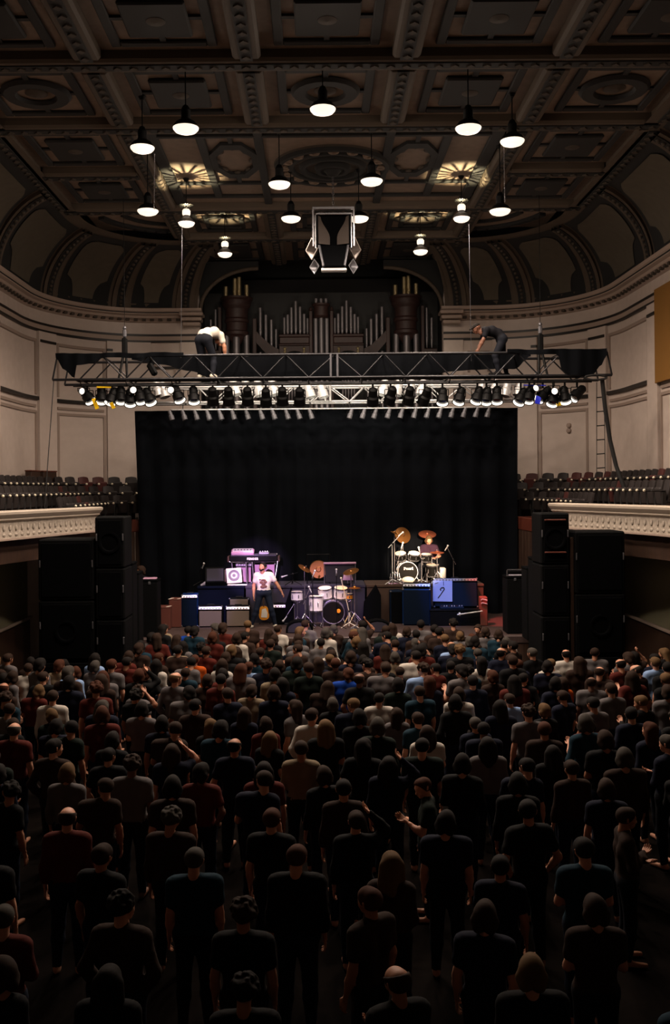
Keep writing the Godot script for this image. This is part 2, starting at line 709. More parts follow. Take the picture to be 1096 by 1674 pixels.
func build_room() -> void:
	struct("floor", S().box(Vector3(0, -0.15, -13.6), Vector3(19, 0.3, 41)), mats.floor_wood)
	for sg in [-1.0, 1.0]:
		var side := "left" if sg < 0 else "right"
		# wall with thickness
		var w := S()
		for f in [[0.0, 1.0], [-0.3, -1.0]]:
			var rows := []
			for y in [0.0, 12.9]:
				var r := PackedVector3Array()
				for s in steps(4.1 * sg, 46.4 * sg, 0.35):
					var p := plan(s, f[0])
					p.y = y
					r.append(p)
				rows.append(r)
			w.loft(rows, facing(9.0 * sg) * f[1], true)
		w.box(Vector3(4.1 * sg, 6.45, -33.15), Vector3(0.02, 12.9, 0.3))
		var wall := struct("wall_" + side, w, mats.plaster)
		# main cornice
		part("cornice", mould(S(), [Vector2(0, 10.72), Vector2(0.06, 10.76), Vector2(0.08, 10.8), Vector2(0.2, 10.86), Vector2(0.22, 10.93), Vector2(0.32, 10.97), Vector2(0.33, 11.02), Vector2(0.38, 11.06), Vector2(0.4, 11.15), Vector2(0, 11.18)], 4.0 * sg, 46.0 * sg, 0.35), mats.stone_trim, wall)
		part("cornice_fillet", mould(S(), band(11.0, 11.03, 0.345), 4.0 * sg, 46.0 * sg, 0.35), mats.stencil_dark, wall)
		var dn := S()
		var s := 4.2
		while s < 20.0:
			var b := Basis.looking_at(-facing(s * sg), Vector3.UP)
			var p := plan(s * sg, 0.13)
			dn.box(Vector3(p.x, 10.84, p.z), Vector3(0.13, 0.13, 0.1), 0.0, b)
			s += 0.3
		stuff(part("dentil_course", dn, mats.stencil_mid, wall))
		for y in [10.27, 10.06]:
			part("string_course", mould(S(), band(y, y + 0.07, 0.07), 4.1 * sg, 46.0 * sg, 0.35), mats.dark_rail, wall)
		part("string_course", mould(S(), band(10.13, 10.27, 0.05), 4.1 * sg, 46.0 * sg, 0.35), mats.stone_trim, wall)
		# pilasters, and between them framed panels with a dark rail
		var pil := [[4.1, 4.75], [5.75, 7.35], [9.35, 10.2], [13.4, 14.2], [17.5, 18.3]]
		for q in pil:
			part("pilaster", mould(S(), [Vector2(0, 5.2), Vector2(0.1, 5.2), Vector2(0.1, 10.06), Vector2(0, 10.06)], q[0] * sg, q[1] * sg, 0.3), mats.plaster, wall)
		for q in [[9.4, 10.15], [13.5, 14.1], [7.15, 7.35]]:
			part("pilaster_necking", mould(S(), band(9.72, 9.8, 0.14), q[0] * sg, q[1] * sg, 0.3), mats.dark_rail, wall)
		for q in [[7.35, 9.35], [10.2, 13.4], [14.2, 17.5]]:
			var a: float = q[0]
			var b: float = q[1]
			part("panel_rail", mould(S(), band(7.93, 8.03, 0.09), a * sg, (b - 0.03) * sg, 0.3), mats.dark_rail, wall)
			for y in [[7.52, 7.6], [7.7, 7.78]]:
				part("panel_moulding", mould(S(), [Vector2(0, y[0]), Vector2(0.04, y[0]), Vector2(0.05, y[1]), Vector2(0, y[1])], (a + 0.1) * sg, (b - 0.1) * sg, 0.3), mats.recess_line, wall)
			part("panel_moulding", mould(S(), [Vector2(0, 9.7), Vector2(0.05, 9.72), Vector2(0.07, 9.8), Vector2(0, 9.8)], (a + 0.1) * sg, (b - 0.1) * sg, 0.3), mats.recess_line, wall)
			for e in [a + 0.04, b - 0.16]:
				part("panel_moulding", mould(S(), band(8.1, 9.8, 0.05), e * sg, (e + 0.09) * sg, 0.3), mats.recess_line, wall)
				part("panel_moulding", mould(S(), band(5.2, 7.6, 0.05), e * sg, (e + 0.09) * sg, 0.3), mats.recess_line, wall)
		# the end wall beside the organ: small sunk panels with a dark sill
		part("panel_moulding", mould(S(), band(9.62, 9.7, 0.06), 4.9 * sg, 5.65 * sg, 0.3), mats.recess_line, wall)
		part("panel_moulding", mould(S(), band(9.0, 9.62, 0.06), 4.9 * sg, 4.98 * sg, 0.3), mats.recess_line, wall)
		part("panel_moulding", mould(S(), band(9.0, 9.62, 0.06), 5.57 * sg, 5.65 * sg, 0.3), mats.recess_line, wall)
		part("pilaster_necking", mould(S(), band(9.45, 9.53, 0.14), 4.1 * sg, 4.75 * sg, 0.3), mats.dark_rail, wall)
		part("panel_rail", mould(S(), band(9.18, 9.25, 0.09), 4.12 * sg, 5.7 * sg, 0.3), mats.dark_rail, wall)
		# capital of the opening: stepped blocks
		for k in 3:
			part("capital_block", S().box(Vector3(4.33 * sg, 10.62 + 0.16 * k, -32.75), Vector3(0.6 + 0.1 * k, 0.12, 0.4 + 0.1 * k), 0.03), mats.stone_trim, wall)
	struct("wall_rear", S().box(Vector3(0, 6.45, 6.15), Vector3(18.6, 12.9, 0.3)), mats.plaster)
	# organ chamber
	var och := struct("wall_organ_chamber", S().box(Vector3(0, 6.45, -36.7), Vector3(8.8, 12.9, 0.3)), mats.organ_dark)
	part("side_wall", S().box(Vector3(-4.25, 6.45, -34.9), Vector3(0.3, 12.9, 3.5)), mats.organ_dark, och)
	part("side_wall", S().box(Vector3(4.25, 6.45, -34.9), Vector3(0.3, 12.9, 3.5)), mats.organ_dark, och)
	# arch spandrels at the top corners of the opening, with a moulded edge
	for sg in [-1.0, 1.0]:
		var poly := PackedVector2Array([Vector2(4.15 * sg, 12.75)])
		var edge := []
		for i in 13:
			var f := PI / 2.0 * i / 12.0
			var p := Vector2((2.1 + 1.95 * cos(f)) * sg, 11.1 + 1.4 * sin(f))
			poly.append(p)
			edge.append(Vector3(p.x, p.y, -32.86))
		poly.append(Vector2(2.1 * sg, 12.75))
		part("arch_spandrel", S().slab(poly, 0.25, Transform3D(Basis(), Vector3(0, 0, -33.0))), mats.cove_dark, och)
		part("arch_moulding", S().path(edge, 0.07, 6), mats.rib_tan, och)
	# banner on the right-hand side wall
	single("wall_banner", S().box(Vector3(8.86, 9.1, -25.1), Vector3(0.05, 2.5, 2.2), 0.01), mats.banner, "mustard yellow banner hanging on the right side wall", "banner")
	# twin switch plate
	var o := thing("wall_socket", "two round dark sockets on the pale wall right of the drape", "socket")
	for k in 2:
		var p := plan(8.5, 0.05)
		part("socket", S().lathe([Vector2(0, 0.05), Vector2(0.05, 0.05), Vector2(0.075, 0.03), Vector2(0.075, -0.06)], 14, along(Vector3(p.x, 6.92 + 0.17 * k, p.z), facing(8.5))), mats.recess_line, o)


# ---------------------------------------------------------------- ceiling
func coffer(pa: Node3D, x0: float, x1: float, z0: float, z1: float, kind: int) -> void:
	var c := Vector3((x0 + x1) / 2, FLAT + 0.2, (z0 + z1) / 2)
	var w := x1 - x0
	var d := absf(z1 - z0)
	part("coffer_panel", S().box(c + Vector3(0, 0.03, 0), Vector3(w, 0.06, d)), mats.ceiling_tan, pa)
	var fr := S()
	var iw := w * 0.5 - 0.32
	var id := d * 0.5 - 0.32
	var bw := 0.17
	for sg in [-1.0, 1.0]:
		fr.box(c + Vector3(sg * iw, -0.03, 0), Vector3(bw, 0.07, id * 2 + bw), 0.02)
		fr.box(c + Vector3(0, -0.03, sg * id), Vector3(iw * 2 - bw, 0.07, bw), 0.02)
		fr.box(c + Vector3(sg * iw * 0.8, -0.02, 0), Vector3(iw * 0.4, 0.05, 0.1))
		fr.box(c + Vector3(0, -0.02, sg * id * 0.8), Vector3(0.1, 0.05, id * 0.4))
	part("coffer_border", fr, mats.stencil_dark, pa)
	if kind == 0:
		part("coffer_center", S().box(c + Vector3(0, -0.05, 0), Vector3(iw * 1.3, 0.09, id * 1.3), 0.03), mats.stencil_dark, pa)
		part("rosette", S().lathe([Vector2(0, -0.12), Vector2(0.16, -0.1), Vector2(0.2, -0.06), Vector2(0.34, -0.08), Vector2(0.38, -0.04)], 12, T(c)), mats.stencil_mid, pa)
	elif kind == 1:
		var st := S()
		for sg in [-1.0, 1.0]:
			st.box(c + Vector3(sg * iw * 0.6, -0.05, 0), Vector3(0.14, 0.08, id * 1.25), 0.02)
			st.box(c + Vector3(0, -0.05, sg * id * 0.55), Vector3(iw * 1.3, 0.08, 0.14), 0.02)
		part("coffer_center", st, mats.stencil_dark, pa)
		part("rosette", S().lathe([Vector2(0, -0.1), Vector2(0.2, -0.09), Vector2(0.4, -0.05), Vector2(0.5, -0.02)], 16, T(c).scaled_local(Vector3(1.5, 1, 1))), mats.stencil_mid, pa)
	else:
		part("coffer_center", S().lathe([Vector2(0.36, -0.03), Vector2(0.4, -0.1), Vector2(0.62, -0.1), Vector2(0.68, -0.03)], 20, T(c)), mats.stencil_dark, pa)
		part("rosette", S().lathe([Vector2(0, -0.1), Vector2(0.1, -0.08), Vector2(0.22, -0.03)], 12, T(c)), mats.stencil_mid, pa)


func rib(pa: Node3D, a: Vector3, b: Vector3) -> void:
	var d := b - a
	var c := (a + b) / 2.0
	var along_x := absf(d.x) > absf(d.z)
	var l := d.length()
	var w := 0.5
	part("ceiling_rib", S().box(c + Vector3(0, 0.14, 0), Vector3(l if along_x else w, 0.28, w if along_x else l), 0.05), mats.rib_tan, pa)
	part("rib_inlay", S().box(c + Vector3(0, -0.005, 0), Vector3(l if along_x else 0.22, 0.03, 0.22 if along_x else l)), mats.stencil_dark, pa)
	var sh := S()
	var n := int(l / 0.28)
	for i in n:
		var p := a.lerp(b, (i + 0.5) / n) + Vector3(0, -0.03, 0)
		sh.box(p, Vector3(0.11, 0.03, 0.11), 0.0, Basis(Vector3.UP, PI / 4))
	stuff(part("rib_ornament", sh, mats.stencil_mid, pa))


func build_ceiling() -> void:
	var ce := struct("ceiling", S().box(Vector3(0, 13.05, -15.3), Vector3(18.8, 0.2, 43.2)), mats.stencil_dark)
	# cove all round, built as two halves
	for sg in [-1.0, 1.0]:
		var sh := S()
		var rows := []
		for j in 9:
			var r := PackedVector3Array()
			for s in steps(4.15 * sg, 46.0 * sg, 0.5):
				r.append(cove(s, PI / 2 * j / 8.0))
			rows.append(r)
		sh.loft(rows, facing(9 * sg) + Vector3(0, -1, 0), true)
		# the cut end beside the organ
		for j in 8:
			var a := cove(4.15 * sg, PI / 2 * j / 8.0)
			var b := cove(4.15 * sg, PI / 2 * (j + 1) / 8.0)
			sh.flat(a, b, Vector3(a.x, 12.9, -33.0), Vector3(-sg, 0, 0))
		part("cove", sh, mats.rib_tan, ce)
		var edges := [4.6, 6.9, 9.75, 13.8, 17.9, 22.0, 26.0, 30.0, 34.0]
		for k in edges.size():
			var s0: float = edges[k]
			var near := s0 < 19.0
			var rb := S()
			var inl := S()
			for q in [[rb, 0.3, 0.1], [inl, 0.14, 0.125]]:
				var top := []
				for j in 13:
					var th := PI / 2 * (0.02 + 0.96 * j / 12.0)
					top.append(PackedVector3Array([cove((s0 - q[1]) * sg, th, 0.0), cove((s0 - q[1]) * sg, th, q[2]), cove((s0 + q[1]) * sg, th, q[2]), cove((s0 + q[1]) * sg, th, 0.0)]))
				for m in 3:
					var strip := []
					for r in top:
						strip.append(PackedVector3Array([r[m], r[m + 1]]))
					var o := facing(s0 * sg) + Vector3(0, -1, 0)
					if m != 1:
						o = (plan((s0 - 1) * sg) - plan((s0 + 1) * sg)) * (1.0 if m == 0 else -1.0)
					(q[0] as Shape).loft(strip, o, true)
			part("cove_rib", rb, mats.rib_tan, ce)
			part("cove_rib_inlay", inl, mats.stencil_dark, ce)
			if near:
				var be := S()
				for j in 16:
					var p := cove(s0 * sg, PI / 2 * (0.05 + 0.9 * j / 15.0), 0.13)
					be.ball(p, Vector3.ONE * 0.06, 6)
				stuff(part("rib_ornament", be, mats.stencil_mid, ce))
			if k + 1 < edges.size() and s0 < 28.0:
				var s1: float = edges[k + 1]
				# dark field, then the lighter panel with notched lower corners and a bowed head
				for lay in [[0.42, 0.03, 0.97, 0.02], [0.62, 0.1, 0.88, 0.05]]:
					var fr := []
					var nj := 18
					for j in nj + 1:
						var u: float = lerpf(lay[1], lay[2], float(j) / nj)
						var a: float = s0 + lay[0]
						var b: float = s1 - lay[0]
						if lay[3] > 0.03:
							var hgt: float = (u - lay[1]) / 0.26
							if hgt < 1.0:
								var cut := 0.55 * sqrt(1.0 - hgt * hgt) * minf(1.0, (b - a) / 2.2)
								a += cut
								b -= cut
							var hd: float = (u - (lay[2] - 0.1)) / 0.1
							if hd > 0.0:
								a += 0.3 * hd * hd
								b -= 0.3 * hd * hd
						var row := PackedVector3Array()
						for i in 9:
							row.append(cove(lerpf(a, b, i / 8.0) * sg, PI / 2 * u, lay[3]))
						fr.append(row)
					part("cove_panel" if lay[3] > 0.03 else "cove_field", S().loft(fr, facing((s0 + s1) / 2 * sg) + Vector3(0, -1, 0), true), mats.cove_panel if lay[3] > 0.03 else mats.cove_dark, ce)
		# border between cove and flat
		for q in [[0.0, 0.16]]:
			var bd := S()
			var rr := []
			for off in [0.0, 0.35]:
				var r := PackedVector3Array()
				for s in steps(4.15 * sg, 40.0 * sg, 0.5):
					var p: Vector3 = rim(s) + facing(s) * off
					r.append(Vector3(p.x, FLAT, p.z))
				rr.append(r)
			bd.loft(rr, Vector3.DOWN, true)
			part("cove_border", bd, mats.rib_tan, ce)
	# flat part: ribs and coffers
	var zs := [-2.5, -5.5, -8.5, -11.5, -14.5, -17.45, -20.55, -26.65, -29.75]
	for x in [-7.0, -4.2, -1.4, 1.4, 4.2, 7.0]:
		for i in zs.size() - 1:
			if zs[i + 1] < -21 and zs[i] > -24 and absf(x) < 2.0:
				continue
			if absf(x) > 6.0 and zs[i + 1] < -27:
				continue
			rib(ce, Vector3(x, FLAT, zs[i] - 0.25), Vector3(x, FLAT, zs[i + 1] + 0.25))
		if absf(x) < 6.0:
			rib(ce, Vector3(x, FLAT, -30.0), Vector3(x, FLAT, -33.0))
	for z in zs:
		var half := 7.0 if z > -27 else (6.7 if z > -27.5 else 4.2)
		rib(ce, Vector3(-half, FLAT, z), Vector3(half, FLAT, z))
	var cols := [-7.0, -4.2, -1.4, 1.4, 4.2, 7.0]
	for i in zs.size() - 1:
		for c in 5:
			var z0: float = zs[i] - 0.25
			var z1: float = zs[i + 1] + 0.25
			if i == 6 and c >= 1 and c <= 3:
				continue
			if i == 6:
				coffer(ce, cols[c] + 0.25, cols[c + 1] - 0.25, z0, -23.4, 0)
				rib(ce, Vector3(cols[c] + 0.25, FLAT, -23.65), Vector3(cols[c + 1] - 0.25, FLAT, -23.65))
				coffer(ce, cols[c] + 0.25, cols[c + 1] - 0.25, -23.9, z1, 0)
				continue
			if i == 7 and (c == 0 or c == 4):
				# quarter coffers that end on the curve
				var sg := -1.0 if c == 0 else 1.0
				part("coffer_panel", S().box(Vector3(5.3 * sg, FLAT + 0.23, -27.9), Vector3(2.6, 0.06, 2.6)), mats.ceiling_tan, ce)
				for rr in [[0.75, 0.16], [0.5, 0.08]]:
					var arc := S()
					var prev := Vector3.ZERO
					for k in 9:
						var s := lerpf(5.6, 10.2, k / 8.0)
						var p := rim(s * sg).lerp(Vector3(4.3 * sg, 0, -26.9), 1.0 - rr[0])
						p.y = FLAT + 0.16
						if k > 0:
							var m := (p + prev) / 2
							arc.box(m, Vector3(rr[1] * 1.2, 0.1, (p - prev).length() + 0.05), 0.0, Basis.looking_at(p - prev, Vector3.UP))
						prev = p
					part("coffer_border", arc, mats.stencil_dark, ce)
				continue
			var kind := 1 if i == 7 else (2 if (c % 2 == 0 and i == 5) else 0)
			coffer(ce, cols[c] + 0.25, cols[c + 1] - 0.25, z0, z1, kind)
	for c in [1, 2, 3]:
		coffer(ce, cols[c] + 0.25, cols[c + 1] - 0.25, -30.0, -33.2, 0)
	# the central bay: one wide field with a lattice of dark bands, two eight-sided panels and the medallion
	part("coffer_panel", S().box(Vector3(0, FLAT + 0.23, -23.6), Vector3(7.9, 0.06, 5.7)), mats.ceiling_tan, ce)
	var y := FLAT + 0.17
	for z in [-21.35, -24.65, -25.75]:
		part("dark_band", S().box(Vector3(0, y, z), Vector3(7.9, 0.08, 0.13 if z > -25 else 0.17), 0.02), mats.stencil_dark, ce)
	for x in [-3.78, -2.72, -1.45, 1.45, 2.72, 3.78]:
		var l := 5.7 if absf(x) < 1.5 or absf(x) > 3.0 else 4.4
		part("dark_band", S().box(Vector3(x, y, -23.6 + (0.0 if l > 5 else 0.1)), Vector3(0.2 if absf(x) < 3.0 else 0.28, 0.082, l), 0.02), mats.stencil_dark, ce)
	for sg in [-1.0, 1.0]:
		var c := Vector3(2.08 * sg, y, -23.0)
		var bars := S()
		for s2 in [-1.0, 1.0]:
			bars.box(c + Vector3(0.56 * s2, 0.01, 0), Vector3(0.2, 0.06, 0.12))
			bars.box(c + Vector3(0, 0.01, 1.45 * s2), Vector3(0.1, 0.06, 0.5))
		part("coffer_border", bars, mats.stencil_dark, ce)
		# eight-sided frame with an ornate inner edge
		part("octagon_frame", S().lathe([Vector2(0.42, 0.02), Vector2(0.44, -0.04), Vector2(0.6, -0.04), Vector2(0.62, 0.02)], 8, Transform3D(Basis(Vector3(1.0, 0, 0), Vector3.UP, Vector3(0, 0, 2.1)) * Basis(Vector3.UP, PI / 8), c)), mats.stencil_dark, ce)
		var orn := S()
		for k in 8:
			var f := TAU * k / 8.0
			orn.ball(c + Vector3(cos(f) * 0.42, 0, sin(f) * 0.9), Vector3(0.1, 0.03, 0.2), 8)
		part("leaf_ornament", orn, mats.stencil_mid, ce)
	# medallion
	var mc := Vector3(0.22, FLAT + 0.2, -23.4)
	part("medallion_disc", S().lathe([Vector2(0, -0.06), Vector2(1.35, -0.06), Vector2(1.4, 0.0)], 40, T(mc)), mats.stencil_mid, ce)
	for r in [[1.3, 0.07], [1.0, 0.06], [0.72, 0.09], [0.35, 0.12]]:
		part("medallion_ring", S().lathe([Vector2(r[0] - 0.09, -0.05), Vector2(r[0] - 0.05, -0.06 - r[1]), Vector2(r[0] + 0.05, -0.06 - r[1]), Vector2(r[0] + 0.09, -0.05)], 40, T(mc)), mats.stencil_dark, ce)
	for k in 16:
		var f := TAU * k / 16.0
		part("medallion_scroll", S().lathe([Vector2(0.05, -0.04), Vector2(0.08, -0.1), Vector2(0.12, -0.1), Vector2(0.15, -0.04)], 10, T(mc + Vector3(cos(f) * 1.15, -0.02, sin(f) * 1.15))), mats.ceiling_tan, ce)
	part("medallion_boss", S().lathe([Vector2(0, -0.3), Vector2(0.12, -0.26), Vector2(0.2, -0.16), Vector2(0.3, -0.12), Vector2(0.3, -0.04)], 20, T(mc)), mats.stencil_dark, ce)


# ---------------------------------------------------------------- galleries
func front_line(sg: float) -> Array:
	return [Vector3(5.92 * sg, 0, -25.5), Vector3(6.5 * sg, 0, -23.3), Vector3(7.05 * sg, 0, -21.15), Vector3(7.5 * sg, 0, -18.5), Vector3(7.8 * sg, 0, -15.0), Vector3(8.0 * sg, 0, -8.0), Vector3(8.0 * sg, 0, 2.0)]


func front_x(z: float) -> float:
	var l := front_line(1.0)
	for i in l.size() - 1:
		if z >= l[i].z and z <= l[i + 1].z:
			return lerpf(l[i].x, l[i + 1].x, (z - l[i].z) / (l[i + 1].z - l[i].z))
	return 5.92 if z < -25.5 else 8.0


# profile (towards the hall, height) along the gallery front
func front_mould(pr: Array, sg: float) -> Shape:
	var sh := S()
	var l := front_line(sg)
	for k in pr.size() - 1:
		var rows := []
		for j in 2:
			var r := PackedVector3Array()
			for p in l:
				r.append(p + Vector3(-sg * pr[k + j].x, pr[k + j].y, 0))
			rows.append(r)
		var e: Vector2 = pr[k + 1] - pr[k]
		sh.loft(rows, Vector3(-sg * e.y, -e.x, 0) * -1.0, false)
	# closed end
	for k in pr.size() - 1:
		var c: Vector3 = l[0] + Vector3(0.25 * sg, (pr[0].y + pr[pr.size() - 1].y) / 2, 0)
		var a: Vector3 = l[0] + Vector3(-sg * pr[k].x, pr[k].y, 0)
		var b: Vector3 = l[0] + Vector3(-sg * pr[k + 1].x, pr[k + 1].y, 0)
		if (a - c).cross(b - c).length() > 1e-6:
			sh.flat(c, a, b, Vector3(0, 0, -1))
	return sh


const ROW_IN := [0.75, 1.6, 2.45, 3.3]
const ROW_FLOOR := [4.69, 4.39, 4.1, 3.84]


func build_galleries() -> void:
	for sg in [-1.0, 1.0]:
		var side := "left" if sg < 0 else "right"
		var ga := struct("floor_gallery_" + side, front_mould([Vector2(-0.62, 3.5), Vector2(-0.62, 3.80), Vector2(-0.3, 3.80)], sg), mats.brown_wood)
		part("front_rail", front_mould([Vector2(-0.22, 4.70), Vector2(0.1, 4.70), Vector2(0.14, 4.67), Vector2(0.13, 4.62), Vector2(0.08, 4.56), Vector2(0.05, 4.53), Vector2(0.05, 4.50), Vector2(0.0, 4.46), Vector2(-0.22, 4.46)], sg), mats.cream, ga)
		part("front_frieze", front_mould([Vector2(-0.2, 4.48), Vector2(-0.02, 4.48), Vector2(0.0, 4.08), Vector2(-0.2, 4.06)], sg), mats.relief_cream, ga)
		part("front_fillet", front_mould([Vector2(-0.2, 4.09), Vector2(0.03, 4.09), Vector2(0.03, 4.05), Vector2(-0.3, 4.01), Vector2(-0.3, 3.96)], sg), mats.recess_line, ga)
		part("under_cornice", front_mould([Vector2(-0.3, 3.98), Vector2(-0.3, 3.93), Vector2(-0.36, 3.89), Vector2(-0.36, 3.82), Vector2(-0.44, 3.76), Vector2(-0.46, 3.60), Vector2(-0.52, 3.56), Vector2(-0.52, 3.5)], sg), mats.stone_trim, ga)
		# raised leaf ornament on the frieze
		var orn := S()
		var l := front_line(sg)
		for i in 3:
			var a: Vector3 = l[i]
			var b: Vector3 = l[i + 1]
			var n := int(a.distance_to(b) / 0.24)
			for k in n:
				var p := a.lerp(b, (k + 0.5) / n)
				var bs := Basis.looking_at(b - a, Vector3.UP)
				orn.ball(p + Vector3(0, 4.32, 0), Vector3(0.018, 0.07, 0.05), 6, bs)
				orn.ball(p + Vector3(0, 4.17, 0), Vector3(0.015, 0.04, 0.07), 6, bs)
		stuff(part("frieze_ornament", orn, mats.relief_cream, ga))
		# stepped floor behind the front
		var fl := S()
		for k in 4:
			var inn: float = ROW_IN[k] + 0.42
			var outn: float = ROW_IN[k] - 0.43 if k > 0 else 0.0
			var rows := []
			for t in [outn, inn]:
				var r := PackedVector3Array()
				for s in steps(5.0 * sg, 22.0 * sg, 0.4):
					var p := plan(s, t)
					if p.z > -25.5 and absf(p.x) < front_x(p.z) + 0.2:
						p.x = sg * (front_x(p.z) + 0.2)
					if absf(p.x) < 5.95:
						p.x = 5.95 * sg
					r.append(p + Vector3(0, ROW_FLOOR[k], 0))
				rows.append(r)
			fl.loft(rows, Vector3.UP, false)
			var rise := []
			for dy in [0.0, -0.32]:
				var r := PackedVector3Array()
				for q in rows[1]:
					r.append(q + Vector3(0, dy, 0))
				rise.append(r)
			fl.loft(rise, facing(9 * sg), false)
		part("tier", fl, mats.brown_wood, ga)
		# the wall under the gallery, with a dado and a lighter bay
		var un := struct("wall_under_gallery_" + side, S().box(Vector3(8.6 * sg, 1.75, -13.0), Vector3(0.2, 3.5, 30)), mats.olive_wall)
		part("dado", S().box(Vector3(8.47 * sg, 0.75, -13.0), Vector3(0.08, 1.5, 30), 0.02), mats.brown_wood, un)
		part("dado_rail", S().box(Vector3(8.4 * sg, 1.53, -13.0), Vector3(0.1, 0.08, 30), 0.02), mats.stone_trim, un)
		for z in [-20.2, -16.0, -12.0]:
			part("pier", S().box(Vector3(8.3 * sg, 1.75, z), Vector3(0.6, 3.5, 0.5), 0.04), mats.organ_dark, un)
		# soffit under the gallery
		part("soffit", S().box(Vector3(8.5 * sg, 3.45, -11.0), Vector3(0.9, 0.1, 26)), mats.stone_trim, un)
		# wooden screen between the gallery's lowest seats and the drape
		var sc := thing("gallery_screen", "orange and brown wooden screen at the %s edge of the black drape" % side, "screen", Vector3(5.9 * sg, 0, -27.75))
		part("top_panel", S().box(Vector3(0, 4.03, 0), Vector3(0.1, 0.38, 4.3), 0.02), mats.orange_wood, sc)
		for k in 10:
			part("board", S().box(Vector3(0, 1.92, -1.93 + 0.43 * k), Vector3(0.07, 3.84, 0.41), 0.015), mats.brown_wood, sc)
		part("top_panel", S().box(Vector3(0.05 * sg, 4.03, -2.15), Vector3(1.1, 0.38, 0.08), 0.02), mats.orange_wood, sc)
		for k in 3:
			part("board", S().box(Vector3((-0.32 + 0.37 * k) * sg, 1.92, -2.15), Vector3(0.35, 3.84, 0.06), 0.015), mats.brown_wood, sc)
		build_chairs(sg)
	# two plywood boxes left behind the back row
	for k in 2:
		var p := plan(-11.0 + 0.95 * k, 0.26)
		var b := thing("plywood_box", ["brown plywood box behind the left gallery's back row, nearer the frame edge", "brown plywood box behind the left gallery's back row, nearer the drape"][k], "box", Vector3(p.x, 4.69, p.z))
		b.basis = Basis.looking_at(facing(-11.0 + 0.95 * k), Vector3.UP)
		part("body", S().box(Vector3(0, 0.51, 0), Vector3(0.72, 1.02, 0.2), 0.02), mats.brown_wood, b)
		part("lid", S().box(Vector3(0, 1.03, 0), Vector3(0.74, 0.04, 0.22), 0.01), mats.orange_wood, b)


func make_chair(red: bool) -> Node3D:
	var o := Node3D.new()
	var m: Material = mats.chair_red if red else mats.chair_brown
	var rows := []
	for side in [0.0, 1.0]:
		for j in 6:
			var u := j / 5.0
			var r := PackedVector3Array()
			for i in 7:
				var w := (i / 6.0 - 0.5)
				var hw := 0.4 * (1.0 - 0.12 * maxf(0.0, u - 0.75) * 4.0)
				r.append(Vector3(w * hw, 0.4 + 0.47 * u - 0.03 * w * w * 4.0 * u, 0.2 + 0.09 * u - 0.05 * (1.0 - w * w * 4.0) * 0.5 + (0.05 if side > 0 else 0.0)))
			rows.append(r)
	var sh := S()
	sh.loft(rows.slice(0, 6), Vector3.FORWARD, true)
	sh.loft(rows.slice(6, 12), Vector3.BACK, true)
	for i in 6:
		sh.quad(rows[5][i], rows[5][i + 1], rows[11][i + 1], rows[11][i], Vector3.UP)
	for j in 5:
		sh.quad(rows[j][0], rows[j + 1][0], rows[j + 7][0], rows[j + 6][0], Vector3.LEFT)
		sh.quad(rows[j][6], rows[j + 1][6], rows[j + 7][6], rows[j + 6][6], Vector3.RIGHT)
	part("backrest", sh, m, o)
	part("seat", S().box(Vector3(0, 0.5, 0.1), Vector3(0.4, 0.4, 0.08), 0.03, Basis(Vector3.RIGHT, -0.15)), m, o)
	for sx in [-1.0, 1.0]:
		part("side_frame", S().box(Vector3(0.225 * sx, 0.3, 0.12), Vector3(0.035, 0.6, 0.1), 0.01).box(Vector3(0.225 * sx, 0.03, 0.08), Vector3(0.05, 0.06, 0.34), 0.01), mats.chair_frame, o)
		part("armrest", S().box(Vector3(0.225 * sx, 0.62, 0.0), Vector3(0.05, 0.04, 0.34), 0.015), mats.chair_frame, o)
	part("arm_cap", S().ball(Vector3(0.225, 0.63, -0.17), Vector3(0.042, 0.036, 0.036), 8), mats.brass, o)
	return o


const ORD := ["first", "second", "third", "fourth", "fifth", "sixth", "seventh", "eighth", "ninth", "tenth", "eleventh", "twelfth", "thirteenth", "fourteenth", "fifteenth", "sixteenth", "seventeenth", "eighteenth", "nineteenth", "twentieth", "twenty-first", "twenty-second", "twenty-third", "twenty-fourth", "twenty-fifth", "twenty-sixth", "twenty-seventh", "twenty-eighth"]
var chair_dark: Node3D
var chair_red: Node3D


func build_chairs(sg: float) -> void:
	if chair_dark == null:
		chair_dark = make_chair(false)
		chair_red = make_chair(true)
	var rng := RandomNumberGenerator.new()
	rng.seed = 11 if sg < 0 else 12
	var side := "left" if sg < 0 else "right"
	for k in 4:
		var s := 5.2
		var last := Vector3(1e6, 0, 0)
		var n := 0
		while s < 22.0:
			s += 0.01
			var p := plan(s * sg, ROW_IN[k])
			if p.distance_to(last) < 0.5:
				continue
			if absf(p.x) < 5.75 or (p.z > -25.7 and absf(p.x) < front_x(p.z) + 0.5) or p.z > -20.0:
				continue
			if k == 3 and p.z < -29.0:
				continue
			var across: float = (p.x + 0.27) / -p.z
			if across < -0.33 or across > 0.375:
				continue
			last = p
			var red := rng.randf() < 0.12
			var f := facing(s * sg)
			var bs := Basis.looking_at(f, Vector3.UP)
			var label := "%s tip-up chair, %s from the drape in the %s gallery's %s row" % ["red" if red else "dark brown", ORD[n], side, ["back", "second highest", "third highest", "lowest"][k]]
			var c := copy(chair_red if red else chair_dark, "gallery_chair", label, Transform3D(bs, p + Vector3(0, ROW_FLOOR[k], 0)), "tip-up chairs in the %s gallery" % side)
			c.set_meta("category", "chair")
			n += 1


